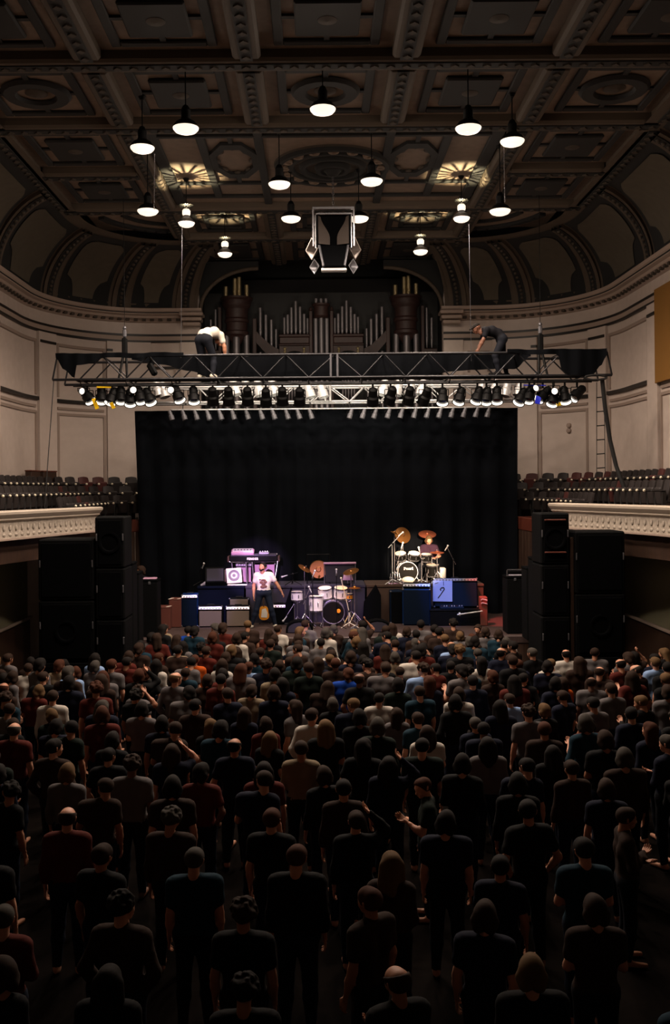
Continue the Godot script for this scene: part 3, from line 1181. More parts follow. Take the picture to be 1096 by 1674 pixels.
# ---------------------------------------------------------------- organ
func organ_pipe(pa: Node3D, x: float, z: float, r: float, y0: float, y1: float, m: Material) -> void:
	var foot := minf(0.5, (y1 - y0) * 0.25)
	part("organ_pipe", S().lathe([Vector2(r * 0.3, y0), Vector2(r, y0 + foot), Vector2(r, y1 - 0.02), Vector2(r * 0.9, y1), Vector2(r * 0.85, y1 - 0.03), Vector2(0, y1 - 0.04)], 12, T(Vector3(x, 0, z))).box(Vector3(x, y0 + foot + 0.1, z + r * 0.95), Vector3(r * 0.9, 0.1, 0.03), 0.01), m, pa)


func build_organ() -> void:
	var o := thing("pipe_organ", "large pipe organ with silver pipes in a reddish wooden case behind the lighting truss", "organ")
	var z := -34.0
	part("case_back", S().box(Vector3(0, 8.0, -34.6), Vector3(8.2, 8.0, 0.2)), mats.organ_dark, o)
	part("case_base", S().box(Vector3(0, 5.2, -34.1), Vector3(8.0, 4.0, 0.8), 0.05), mats.organ_wood, o)
	# middle tower
	for k in 3:
		organ_pipe(o, -0.19 + 0.19 * k, z + (0.15 if k == 1 else 0.05), 0.085, 7.2, 11.0, mats.pipe_metal)
		part("organ_pipe", S().lathe([Vector2(0.07, 11.5), Vector2(0.07, 11.68), Vector2(0.06, 11.68), Vector2(0, 11.66)], 12, T(Vector3(-0.17 + 0.17 * k, 0, z + 0.05))), mats.pipe_metal, o)
	part("tower_cap", S().lathe([Vector2(0, 10.98), Vector2(0.3, 11.0), Vector2(0.26, 11.08), Vector2(0.26, 11.4), Vector2(0.32, 11.44), Vector2(0.32, 11.5), Vector2(0, 11.52)], 20, T(Vector3(0, 0, z))), mats.organ_wood, o)
	for sg in [-1.0, 1.0]:
		part("case_post", S().box(Vector3(0.36 * sg, 9.2, z + 0.1), Vector3(0.12, 4.1, 0.2), 0.02).lathe([Vector2(0, 11.25), Vector2(0.07, 11.27), Vector2(0.05, 11.36), Vector2(0, 11.42)], 10, T(Vector3(0.36 * sg, 0, z + 0.1))), mats.organ_wood, o)
		# flat of seven pipes standing on a panelled chest
		var tops := [11.05, 11.15, 11.4, 11.62, 11.42, 11.17, 11.02]
		var xs := [1.28, 1.16, 1.03, 0.88, 0.73, 0.59, 0.47]
		for k in 7:
			organ_pipe(o, xs[k] * sg, z, 0.045 if k in [0, 6] else 0.056, 10.3, tops[k], mats.pipe_metal)
		var ch := part("chest", S().box(Vector3(0.93 * sg, 10.38, z + 0.1), Vector3(1.08, 0.1, 0.4), 0.03).box(Vector3(0.93 * sg, 10.22, z + 0.08), Vector3(1.02, 0.22, 0.34), 0.02).box(Vector3(0.93 * sg, 10.07, z + 0.1), Vector3(1.06, 0.06, 0.38), 0.02), mats.organ_wood, o)
		var arch := PackedVector2Array([Vector2(-0.52, 9.0), Vector2(-0.52, 10.05), Vector2(0.52, 10.05), Vector2(0.52, 9.0), Vector2(0.4, 9.0)])
		for k in 9:
			var f := PI * k / 8.0
			arch.append(Vector2(0.4 * cos(f), 9.62 + 0.25 * sin(f)))
		arch.append(Vector2(-0.4, 9.0))
		part("arch_panel", S().slab(arch, 0.1, T(Vector3(0.93 * sg, 0, z + 0.12))), mats.organ_wood, ch)
		for k in 2:
			part("turned_baluster", S().lathe([Vector2(0.02, 9.78), Vector2(0.05, 9.84), Vector2(0.03, 9.9), Vector2(0.06, 9.96), Vector2(0, 10.0)], 8, T(Vector3((0.6 + 0.66 * k) * sg, 0, z + 0.2))), mats.pipe_gilt, ch)
		for k in 5:
			organ_pipe(o, (0.73 + 0.1 * k) * sg, z - 0.02, 0.042, 8.0, 9.72 + (0.08 if k == 2 else 0.0), mats.pipe_metal)
		# descending pipes over a sloping rail
		var sx := [2.11, 1.92, 1.73, 1.57]
		var st := [11.4, 11.15, 10.98, 10.65]
		var sb := [10.35, 10.0, 9.95, 9.9]
		for k in 4:
			organ_pipe(o, sx[k] * sg, z, 0.06 if k < 3 else 0.045, sb[k] - 0.1, st[k], mats.pipe_metal)
		var slope := PackedVector2Array([Vector2(2.24 * sg, 10.55), Vector2(2.0 * sg, 10.3), Vector2(1.72 * sg, 10.05), Vector2(1.47 * sg, 9.92), Vector2(1.47 * sg, 9.4), Vector2(1.75 * sg, 9.62), Vector2(2.02 * sg, 9.9), Vector2(2.24 * sg, 10.15)])
		part("sloping_panel", S().slab(slope, 0.16, T(Vector3(0, 0, z + 0.12))), mats.organ_wood, o)
		part("case_post", S().box(Vector3(2.3 * sg, 9.0, z + 0.1), Vector3(0.14, 4.0, 0.22), 0.02), mats.organ_wood, o)
		for k in 4:
			organ_pipe(o, (1.6 + 0.17 * k) * sg, z, 0.055, 7.6, 9.5 + 0.12 * k, mats.pipe_metal)
		# round corner tower
		var tc := Vector3(2.92 * sg, 0, z + 0.15)
		part("tower_drum", S().lathe([Vector2(0.0, 10.0), Vector2(0.12, 10.1), Vector2(0.3, 10.36), Vector2(0.42, 10.42), Vector2(0.42, 10.52), Vector2(0.37, 10.56), Vector2(0.37, 10.82), Vector2(0.42, 10.86), Vector2(0.42, 10.94), Vector2(0.38, 11.0), Vector2(0.4, 11.3), Vector2(0.47, 11.4), Vector2(0.5, 11.46), Vector2(0.5, 11.58), Vector2(0.56, 11.64), Vector2(0.56, 11.7), Vector2(0, 11.72)], 24, T(tc)), mats.organ_wood, o)
		for k in 3:
			organ_pipe(o, tc.x + (k - 1) * 0.34, tc.z + (0.2 if k == 1 else 0.05), 0.1 if k != 1 else 0.12, 7.2, 10.42 if k != 1 else 10.34, mats.pipe_metal)
		for k in 4:
			organ_pipe(o, tc.x + [-0.36, -0.05, 0.1, 0.36][k], tc.z + 0.05, 0.07, 11.6, [12.1, 12.38, 12.42, 12.15][k], mats.pipe_gilt)
		part("case_post", S().box(Vector3(3.5 * sg, 9.2, z + 0.1), Vector3(0.12, 4.4, 0.2), 0.02), mats.organ_wood, o)
		for k in 2:
			organ_pipe(o, (3.66 + 0.17 * k) * sg, z, 0.055, 9.95, 11.35 - 0.35 * k, mats.pipe_metal)
			organ_pipe(o, (3.66 + 0.17 * k) * sg, z, 0.055, 7.5, 9.7, mats.pipe_metal)
		part("side_rail", S().box(Vector3(3.75 * sg, 9.82, z + 0.05), Vector3(0.5, 0.18, 0.3), 0.02), mats.organ_wood, o)


# ---------------------------------------------------------------- stage floor, drape, risers
func build_stage() -> void:
	var st := struct("floor_stage", S().box(Vector3(0, 1.2, -29.25), Vector3(11.6, 0.2, 8.1), 0.02), mats.stage_wood)
	for k in 12:
		part("front_board", S().box(Vector3(-5.3 + 0.965 * k, 0.55, -25.25), Vector3(0.95, 1.1, 0.06), 0.01), mats.brown_wood, st)
	# black drape hung from the rear truss, in soft folds
	var o := thing("backdrop_drape", "wide black drape hanging in folds behind the stage", "drape")
	var rng := RandomNumberGenerator.new()
	rng.seed = 4
	var n := 420
	var ph := PackedFloat32Array()
	var acc := 0.0
	for i in n + 1:
		acc += rng.randf_range(0.12, 0.36)
		ph.append(acc)
	for seam in 4:
		var i0 := seam * n / 4
		var i1 := (seam + 1) * n / 4
		var sh := S()
		for back in [0.0, -0.03]:
			var rows := []
			for j in 12:
				var u := j / 11.0
				var r := PackedVector3Array()
				for i in range(i0, i1 + 1):
					var x := lerpf(-5.68, 5.86, float(i) / n)
					x = lerpf(x, x * 0.965 - 0.04, clampf(u * 1.2, 0.0, 1.0)) if x < 0.0 else lerpf(x, x * 0.985, u)
					var a := sin(ph[i]) * (0.03 + 0.07 * u) + sin(ph[i] * 0.37 + u) * 0.04 * u
					r.append(Vector3(x, lerpf(7.5, 1.32, u), -29.55 + a + back))
				rows.append(r)
			sh.loft(rows, Vector3(0, 0, 1.0 if back == 0.0 else -1.0), true)
		part("drape_panel", sh, mats.drape, o)
	# platforms at the back of the stage
	var defs := [
		["keyboard_riser", "blue carpeted platform under the keyboard rig", -3.663, -2.302, mats.carpet_blue],
		["stage_riser", "purple grey platform behind the white drum kit", -2.284, 1.155, mats.riser_purple],
		["drum_riser", "brown carpeted platform under the seated drummer", 1.172, 4.541, mats.carpet_brown]]
	for d in defs:
		var r := thing(d[0], d[1], "platform", Vector3((d[2] + d[3]) / 2, 1.3, -28.7))
		var w: float = d[3] - d[2]
		part("deck", S().box(Vector3(0, 1.02, 0), Vector3(w, 0.08, 1.4), 0.015), d[4], r)
		part("skirt", S().box(Vector3(0, 0.49, 0.66), Vector3(w - 0.04, 0.98, 0.03)), d[4], r)
		for sx in [-1.0, 1.0]:
			for sz in [-1.0, 1.0]:
				part("leg", S().tube(Vector3(sx * (w / 2 - 0.1), 0, sz * 0.55), Vector3(sx * (w / 2 - 0.1), 0.98, sz * 0.55), 0.03), mats.steel_grey, r)


# ---------------------------------------------------------------- lighting trusses
func truss_section(o: Node3D, x0: float, x1: float, yt: float, yb: float, zf: float, zb: float, nodes: Array, m: Material, r: float) -> void:
	for z in [zf, zb]:
		part("top_chord", S().tube(Vector3(x0 + 0.12, yt, z), Vector3(x1 - 0.12, yt, z), r, r, 8), m, o)
		part("bottom_chord", S().tube(Vector3(x0, yb, z), Vector3(x1, yb, z), r, r, 8), m, o)
		for i in nodes.size() - 1:
			var mid: float = (nodes[i] + nodes[i + 1]) / 2
			part("brace", S().tube(Vector3(nodes[i], yb, z), Vector3(mid, yt, z), r * 0.6, r * 0.6, 6), m, o)
			part("brace", S().tube(Vector3(mid, yt, z), Vector3(nodes[i + 1], yb, z), r * 0.6, r * 0.6, 6), m, o)
		for x in [x0, x1]:
			var xi: float = x + (0.12 if x == x0 else -0.12)
			part("end_post", S().tube(Vector3(x, yb, z), Vector3(xi, yt, z), r * 0.7, r * 0.7, 6), m, o)
	for i in nodes.size():
		part("cross_bar", S().tube(Vector3(nodes[i], yb, zf), Vector3(nodes[i], yb, zb), r * 0.6, r * 0.6, 6), m, o)
		if i < nodes.size() - 1:
			var mid: float = (nodes[i] + nodes[i + 1]) / 2
			part("cross_bar", S().tube(Vector3(mid, yt, zf), Vector3(mid, yt, zb), r * 0.6, r * 0.6, 6), m, o)


# a lamp housing; its mouth points along +y of the inner frame
func make_can(style: int) -> Node3D:
	var o := Node3D.new()
	var r := 0.15
	var l := 0.46
	var paint: Material = mats.black_paint if style < 3 else (mats.alloy_can if style == 3 else mats.small_can)
	if style == 4:
		r = 0.075
		l = 0.3
	if style == 2:
		r = 0.085
		l = 0.26
	part("lamp_housing", S().lathe([Vector2(0, -l * 0.62), Vector2(r * 0.5, -l * 0.6), Vector2(r * 0.72, -l * 0.5), Vector2(r * 0.76, -l * 0.12), Vector2(r * 0.98, -l * 0.02), Vector2(r, l * 0.38), Vector2(r * 1.1, l * 0.385), Vector2(r * 1.1, l * 0.4), Vector2(r * 0.97, l * 0.4), Vector2(r * 0.95, l * 0.05), Vector2(0, l * 0.0)], 18), paint, o)
	if style == 0:
		# lip ring made emissive to stand for lamplight on it; dark, off-axis lens
		part("lamp_lip_glow", S().lathe([Vector2(r * 0.94, l * 0.39), Vector2(r * 0.9, l * 0.24)], 18), mats.lamp_glow, o)
		part("lens", S().lathe([Vector2(r * 0.91, l * 0.24), Vector2(r * 0.6, l * 0.27), Vector2(0, l * 0.28)], 18), mats.lens_glass, o)
	elif style == 1:
		part("lamp_lens", S().lathe([Vector2(r * 0.93, l * 0.1), Vector2(r * 0.6, l * 0.15), Vector2(0, l * 0.17)], 18), mats.lamp_glow, o)
	elif style == 2:
		part("lamp_lens", S().lathe([Vector2(r * 0.93, l * 0.3), Vector2(r * 0.6, l * 0.36), Vector2(0, l * 0.38)], 18), mats.lamp_glow, o)
	else:
		part("lens", S().lathe([Vector2(r * 0.93, l * 0.1), Vector2(r * 0.6, l * 0.15), Vector2(0, l * 0.17)], 14), mats.lens_glass, o)
	return o


func hang_can(src: Node3D, at: Vector3, dir: Vector3, top: float, label: String, group: String, called := "par_can") -> Node3D:
	var o := thing(called, label, "stage light", at, 0.0, group)
	var f := along(Vector3.ZERO, dir)
	var small := called == "cyc_lamp"
	for c in src.get_children():
		var q: MeshInstance3D = c.duplicate()
		o.add_child(q, true)
		q.name = c.name
		q.transform = f
	var r := 0.15 if not small else 0.095
	var hh: float = top - at.y
	part("yoke", S().path([Vector3(-r, 0, 0), Vector3(-r, hh * 0.55, 0), Vector3(r, hh * 0.55, 0), Vector3(r, 0, 0)], 0.011 if not small else 0.008, 5), mats.black_paint, o)
	part("clamp", S().box(Vector3(0, hh * 0.78, 0), Vector3(0.05, hh * 0.46, 0.04), 0.01), mats.black_paint, o)
	return o


func spot(pa: Node3D, at: Vector3, to: Vector3, c: Color, e: float, ang: float, size := 0.08) -> void:
	var l := SpotLight3D.new()
	l.name = "spot_light"
	l.light_color = c
	l.light_energy = e
	l.spot_angle = ang
	l.spot_angle_attenuation = 0.6
	l.spot_range = 60.0
	l.spot_attenuation = 2.0
	l.light_size = size
	l.shadow_enabled = true
	pa.add_child(l, true)
	l.look_at_from_position(at, to, Vector3.UP if absf((to - at).normalized().y) < 0.98 else Vector3.RIGHT)


func build_truss() -> void:
	var yt := 8.503
	var yb := 7.918
	var tr := thing("lighting_truss", "long lighting truss hung across the front of the stage", "truss")
	var nodes := [-6.175, -5.02, -3.865, -2.71, -1.555, -0.4, 0.94, 2.049, 3.173, 4.297, 5.406, 6.56]
	truss_section(tr, -6.852, 7.238, yt, yb, -24.7, -25.9, nodes, mats.truss_front, 0.033)
	for x in [0.157, 0.326]:
		part("joint_post", S().tube(Vector3(x, yb, -24.68), Vector3(x, yt, -24.68), 0.03), mats.steel_grey, tr)
	part("walk_board", S().box(Vector3(0.2, yb + 0.04, -25.3), Vector3(13.2, 0.04, 0.5), 0.01), mats.black_case, tr)
	part("lamp_bar", S().tube(Vector3(-6.379, yb - 0.14, -24.9), Vector3(6.785, yb - 0.14, -24.9), 0.026), mats.truss_dark, tr)
	for x in nodes:
		part("bar_hanger", S().tube(Vector3(x, yb - 0.14, -24.9), Vector3(x, yb, -24.7), 0.014), mats.truss_dark, tr)
	# rear truss
	var rt := thing("rear_truss", "shorter bright alloy truss just above the black drape", "truss")
	var rn := [-5.294, -4.082, -3.226, -2.245, -1.389, -0.391, 0.768, 1.66, 2.623, 3.532, 4.655, 5.583]
	var ryt := 8.106
	var ryb := 7.66
	truss_section(rt, -5.437, 5.725, ryt, ryb, -28.6, -29.2, rn, mats.truss_alloy, 0.035)
	part("lower_bar", S().tube(Vector3(-4.411, 7.43, -28.4), Vector3(5.008, 7.43, -28.4), 0.024), mats.truss_alloy, rt)
	for x in rn.slice(1, 11):
		part("bar_hanger", S().tube(Vector3(x, 7.43, -28.4), Vector3(x, ryb, -28.6), 0.014), mats.truss_dark, rt)
	for x in [0.056, 0.198]:
		part("joint_post", S().tube(Vector3(x, ryb, -28.5), Vector3(x, ryt, -28.5), 0.04), mats.truss_alloy, rt)
	# drapes thrown over the front truss
	var cl := thing("truss_cloth", "wide black cloth slung along the middle of the lighting truss", "cloth")
	part("cloth_sheet", hung([Vector2(-4.954, 0.06), Vector2(-4.217, 0.2), Vector2(-3.464, 0.36), Vector2(-2.837, 0.56), Vector2(2.505, 0.56), Vector2(3.291, 0.44), Vector2(4.234, 0.38), Vector2(4.894, 0.4), Vector2(5.305, 0.06)], yt + 0.04, -25.2), mats.black_cloth, cl)
	cl = thing("truss_cloth", "bundled black cloth sagging off the left end of the lighting truss", "cloth")
	part("cloth_sheet", hung([Vector2(-6.759, 0.12), Vector2(-6.544, 0.42), Vector2(-6.284, 0.62), Vector2(-6.238, 0.3), Vector2(-5.839, 0.24), Vector2(-5.578, 0.12), Vector2(-4.995, 0.12), Vector2(-3.538, 0.09)], yt + 0.07, -24.62), mats.black_cloth, cl)
	cl = thing("truss_cloth", "bundled black cloth hanging in the right end of the lighting truss", "cloth")
	part("cloth_sheet", hung([Vector2(4.59, 0.09), Vector2(5.173, 0.12), Vector2(5.879, 0.13), Vector2(5.955, 0.52), Vector2(6.155, 0.66), Vector2(6.737, 0.64), Vector2(6.952, 0.42), Vector2(7.09, 0.16)], yt + 0.07, -24.62), mats.black_cloth, cl)
	# chain hoists
	for d in [["left", Vector3(-5.144, 8.773, -25.3)], ["right", Vector3(5.582, 8.743, -25.3)]]:
		var p: Vector3 = d[1]
		var h := thing("chain_hoist", "black chain hoist holding up the %s part of the lighting truss" % d[0], "hoist", Vector3(p.x, yt, -25.3))
		part("motor_body", S().box(Vector3(0, 0.3, 0), Vector3(0.13, 0.5, 0.16), 0.03), mats.black_paint, h)
		part("hook_block", S().box(Vector3(0, 0.66, 0), Vector3(0.1, 0.22, 0.1), 0.03).ball(Vector3(0, 0.8, 0), Vector3(0.05, 0.06, 0.05), 8), mats.steel_grey, h)
		for sx in [-1.0, 1.0]:
			part("sling", S().tube(Vector3(0.04 * sx, 0.08, 0), Vector3(0.11 * sx, yb - yt, 0.3), 0.035, 0.03, 6), mats.black_paint, h)
		part("chain", S().tube(Vector3(0, 0.8, 0), Vector3(0, FLAT - yt, 0), 0.007, 0.007, 5), mats.black_paint, h)
	# single floodlight standing inside the truss
	var fl := thing("flood_light", "small black flood lamp clamped inside the truss left of the bending man", "stage light", Vector3(-4.423, 8.219, -25.2))
	part("housing", S().box(Vector3(0, 0, 0), Vector3(0.16, 0.34, 0.2), 0.04, Basis(Vector3.BACK, 0.5)), mats.black_paint, fl)
	part("yoke", S().path([Vector3(-0.12, 0.05, 0), Vector3(-0.1, 0.2, 0), Vector3(0.05, 0.24, 0)], 0.015, 5), mats.black_paint, fl)
	# cans on the front bar
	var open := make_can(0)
	var blind := make_can(1)
	var lit := make_can(2)
	var pale := make_can(3)
	var small := make_can(4)
	var top := yb - 0.14
	var fronts := [
		[Vector3(-6.025, 7.513, -24.9), 0.6, open], [Vector3(-5.668, 7.51, -24.9), 0.1, open], [Vector3(-5.404, 7.477, -24.9), -0.2, open], [Vector3(-5.171, 7.506, -24.9), 0.1, open], [Vector3(-4.939, 7.442, -24.9), 0.1, open], [Vector3(-4.69, 7.502, -24.9), 0.25, open], [Vector3(-4.457, 7.469, -24.9), 0.35, open],
		[Vector3(-3.727, 7.524, -24.9), 0.35, open], [Vector3(-3.324, 7.49, -24.9), 0.1, open], [Vector3(-2.843, 7.455, -24.9), 0.0, blind], [Vector3(-2.439, 7.451, -24.9), 0.0, blind], [Vector3(-1.958, 7.447, -24.9), 0.0, blind], [Vector3(-1.492, 7.412, -24.9), 0.0, blind], [Vector3(-1.073, 7.439, -24.9), 0.0, blind], [Vector3(-0.638, 7.42, -24.9), 0.0, blind],
		[Vector3(1.224, 7.404, -24.9), -0.0, blind], [Vector3(1.675, 7.431, -24.9), -0.2, blind], [Vector3(2.141, 7.427, -24.9), -0.1, blind], [Vector3(2.544, 7.408, -24.9), -0.3, blind], [Vector3(2.994, 7.404, -24.9), -0.1, open], [Vector3(3.429, 7.415, -24.9), -0.25, open], [Vector3(3.879, 7.427, -24.9), -0.3, open], [Vector3(4.112, 7.41, -24.9), -0.2, open], [Vector3(4.376, 7.423, -24.9), -0.1, open],
		[Vector3(4.981, 7.386, -24.9), -0.45, open], [Vector3(5.199, 7.431, -24.9), -0.3, open], [Vector3(5.541, 7.444, -24.9), -0.9, open], [Vector3(5.804, 7.348, -24.9), -0.3, open], [Vector3(6.099, 7.408, -24.9), 0.0, open], [Vector3(6.41, 7.467, -24.9), -0.9, open]]
	var idx := 0
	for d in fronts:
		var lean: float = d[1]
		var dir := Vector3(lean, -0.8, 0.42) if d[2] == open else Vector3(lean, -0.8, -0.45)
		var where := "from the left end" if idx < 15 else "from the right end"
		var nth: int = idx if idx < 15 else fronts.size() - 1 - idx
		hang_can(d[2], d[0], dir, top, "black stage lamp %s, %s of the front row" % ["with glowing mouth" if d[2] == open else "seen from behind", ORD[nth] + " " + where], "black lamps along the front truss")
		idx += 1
	var glare := [["leftmost of all, above a yellow gel", Vector3(-6.082, 7.623, -24.75), Vector3(-0.3, 0.0, 1.0)], ["third bulge from the left, above two crescents", Vector3(-4.816, 7.643, -24.75), Vector3(0, 0, 1)], ["beside a pale blue gel, left of the bending man", Vector3(-3.875, 7.635, -24.75), Vector3(0, 0, 1)], ["above the blue gel right of the truss's hoist", Vector3(5.784, 7.52, -24.75), Vector3(0, 0, 1)], ["tilted, just left of the right hoist", Vector3(5.291, 7.586, -24.75), Vector3(0.3, 0.2, 1)]]
	for g in glare:
		hang_can(lit, g[1], g[2], top, "glaring lamp facing the hall, %s" % g[0], "lamps that face the hall", "flood_lamp")
	var gels := [["gel_yellow", Vector3(-5.582, 7.732, -24.8), Vector3(0.36, 0.04, 0.02)], ["gel_yellow", Vector3(-5.802, 7.316, -24.8), Vector3(0.1, 0.28, 0.02)], ["gel_yellow", Vector3(-5.37, 7.266, -24.8), Vector3(0.09, 0.17, 0.02)], ["gel_blue", Vector3(5.393, 7.312, -24.8), Vector3(0.14, 0.2, 0.02)], ["gel_blue", Vector3(5.319, 7.684, -24.8), Vector3(0.6, 0.025, 0.02)], ["gel_yellow", Vector3(5.917, 7.199, -24.8), Vector3(0.12, 0.08, 0.02)]]
	var gl := ["long yellow gel strip above the left-hand lamps", "yellow gel sheet dangling beside the leftmost lamp", "small yellow gel corner between the second and third lamps", "blue gel sheet hanging right of the drape's corner", "thin blue gel strip along the lamp bar, right side", "small yellow gel under the lamps, far right"]
	for k in gels.size():
		var g: Array = gels[k]
		single("color_gel", S().box(Vector3.ZERO, g[2], 0.003), mats[g[0]], gl[k], "gel", "color gels on the lamps", T(g[1], 0.2, 0.0, [0.0, 0.35, 0.5, -0.2, 0.0, 0.2][k]))
	# cans on the rear truss
	var rear := [Vector3(-4.604, 7.958, -28.3), Vector3(-4.78, 7.995, -28.3), Vector3(-2.557, 8.011, -28.3), Vector3(-2.204, 8.008, -28.3), Vector3(-1.851, 7.987, -28.3), Vector3(-1.445, 8.001, -28.3), Vector3(-0.405, 7.921, -28.3), Vector3(-0.034, 7.918, -28.3), Vector3(1.731, 7.973, -28.3), Vector3(2.137, 7.97, -28.3), Vector3(2.507, 7.967, -28.3), Vector3(2.842, 7.964, -28.3), Vector3(4.571, 7.949, -28.3), Vector3(4.942, 7.945, -28.3), Vector3(5.277, 7.907, -28.3), Vector3(5.665, 7.922, -28.3)]
	idx = 0
	for p in rear:
		hang_can(pale, p, Vector3(0.25 if p.x < 0 else -0.25, -0.9, 0.15), ryt - 0.02, "pale alloy lamp on the rear truss, %s" % [ORD[idx] + " from its left end"], "alloy lamps on the rear truss")
		idx += 1
	# small lamps under the rear truss, tilted outwards from the middle
	var xs := [-4.412, -4.041, -3.686, -3.332, -2.978, -2.606, -2.199, -1.792, -1.438, -1.048, -0.712, -0.358, 0.775, 1.147, 1.484, 1.873, 2.245, 2.635, 3.006, 3.36, 3.715, 4.069, 4.423, 4.759]
	idx = 0
	for x in xs:
		var lean := 0.3 if x < 0 else -0.3
		hang_can(small, Vector3(x, 7.253, -28.4), Vector3(lean, -1.0, 0.1), 7.43, "small grey lamp under the rear truss, %s from the left" % ORD[idx], "small lamps over the drape", "cyc_lamp")
		idx += 1
	# the working lamps: their light on stage, and what spills back onto the rear truss
	var src := Node3D.new()
	src.name = "stage_lighting"
	add_child(src)
	stage_lights(src, top)
	# thin steel lines and cables
	var lines := [
		["suspension_wire", "thin wire dropping from the ceiling to the truss, left of the bending man", Vector3(-3.514, 11.735, -24.4), Vector3(-3.655, 8.484, -25), 0.006, "steel_grey"],
		["suspension_wire", "thin wire dropping from the ceiling to the truss, beside the stooping man", Vector3(3.62, 11.673, -24.4), Vector3(3.748, 8.342, -25), 0.006, "steel_grey"],
		["suspension_wire", "fine cord from the ceiling above the outermost left pendants", Vector3(-3.381, 11.769, -19.4), Vector3(-3.742, 11.266, -21.5), 0.008, "chrome"],
		["suspension_wire", "fine cord from the ceiling above the outermost right pendants", Vector3(3.526, 11.854, -19.4), Vector3(3.953, 11.373, -21.5), 0.008, "chrome"],
		["drop_cable", "thin dark cable from the truss's left tip down to the gallery front", Vector3(-6.795, 7.891, -24.6), Vector3(-6.843, 3.912, -23.6), 0.012, "rubber"]]
	for l in lines:
		single(l[0], S().tube(l[2], l[3], l[4], l[4], 5), mats[l[5]], l[1], "cable")
	var cab := [Vector3(6.991, 7.813, -24.7), Vector3(7.091, 7.081, -24.8), Vector3(7.238, 6.28, -24.9), Vector3(7.388, 5.627, -24.9), Vector3(7.568, 5.035, -24.8), Vector3(7.593, 4.7, -24.5)]
	single("feeder_cable", S().path(cab, 0.055, 8), mats.rubber, "thick black cable bundle slanting from the truss's right end to the gallery", "cable")
	var loop := []
	for k in 12:
		loop.append(Vector3(6.8 + 0.28 * cos(TAU * k / 10.0), yb - 0.07 + 0.06 * sin(TAU * k / 10.0), -24.6))
	single("coiled_cable", S().path(loop, 0.03, 6), mats.rubber, "coil of black cable tied under the truss's right end", "cable")
	var la := thing("rope_ladder", "rope ladder with thin rungs hanging from the truss's right end", "ladder")
	for q in [[Vector3(6.938, 7.768, -25), Vector3(6.918, 5.43, -25)], [Vector3(7.126, 7.767, -25), Vector3(7.136, 5.428, -25)]]:
		part("side_rope", S().tube(q[0], q[1], 0.01, 0.01, 5), mats.rubber, la)
	for k in 6:
		var a: Vector3 = Vector3(6.935, 7.379, -25)
		var b: Vector3 = Vector3(7.138, 7.392, -25)
		part("rung", S().tube(a - Vector3(0, 0.36 * k, 0), b - Vector3(0, 0.36 * k, 0), 0.016, 0.016, 6), mats.rubber, la)


# a sheet hung from y, its drop given at several x
func hung(drops: Array, y: float, z: float) -> Shape:
	var sh := S()
	var xs := steps(drops[0].x, drops[drops.size() - 1].x, 0.06)
	for back in [0.0, -0.04]:
		var rows := []
		for j in 7:
			var r := PackedVector3Array()
			for x in xs:
				var dr: float = drops[0].y
				for k in drops.size() - 1:
					if x >= drops[k].x and x <= drops[k + 1].x:
						dr = lerpf(drops[k].y, drops[k + 1].y, smoothstep(drops[k].x, drops[k + 1].x, x))
				var u := j / 6.0
				r.append(Vector3(x, y - dr * u - 0.01 * sin(x * 5.0), z + 0.03 * sin(x * 7.0 + u) + 0.02 * sin(x * 17.0) + back))
			rows.append(r)
		sh.loft(rows, Vector3(0, 0, 1.0 if back == 0.0 else -1.0), true)
	return sh


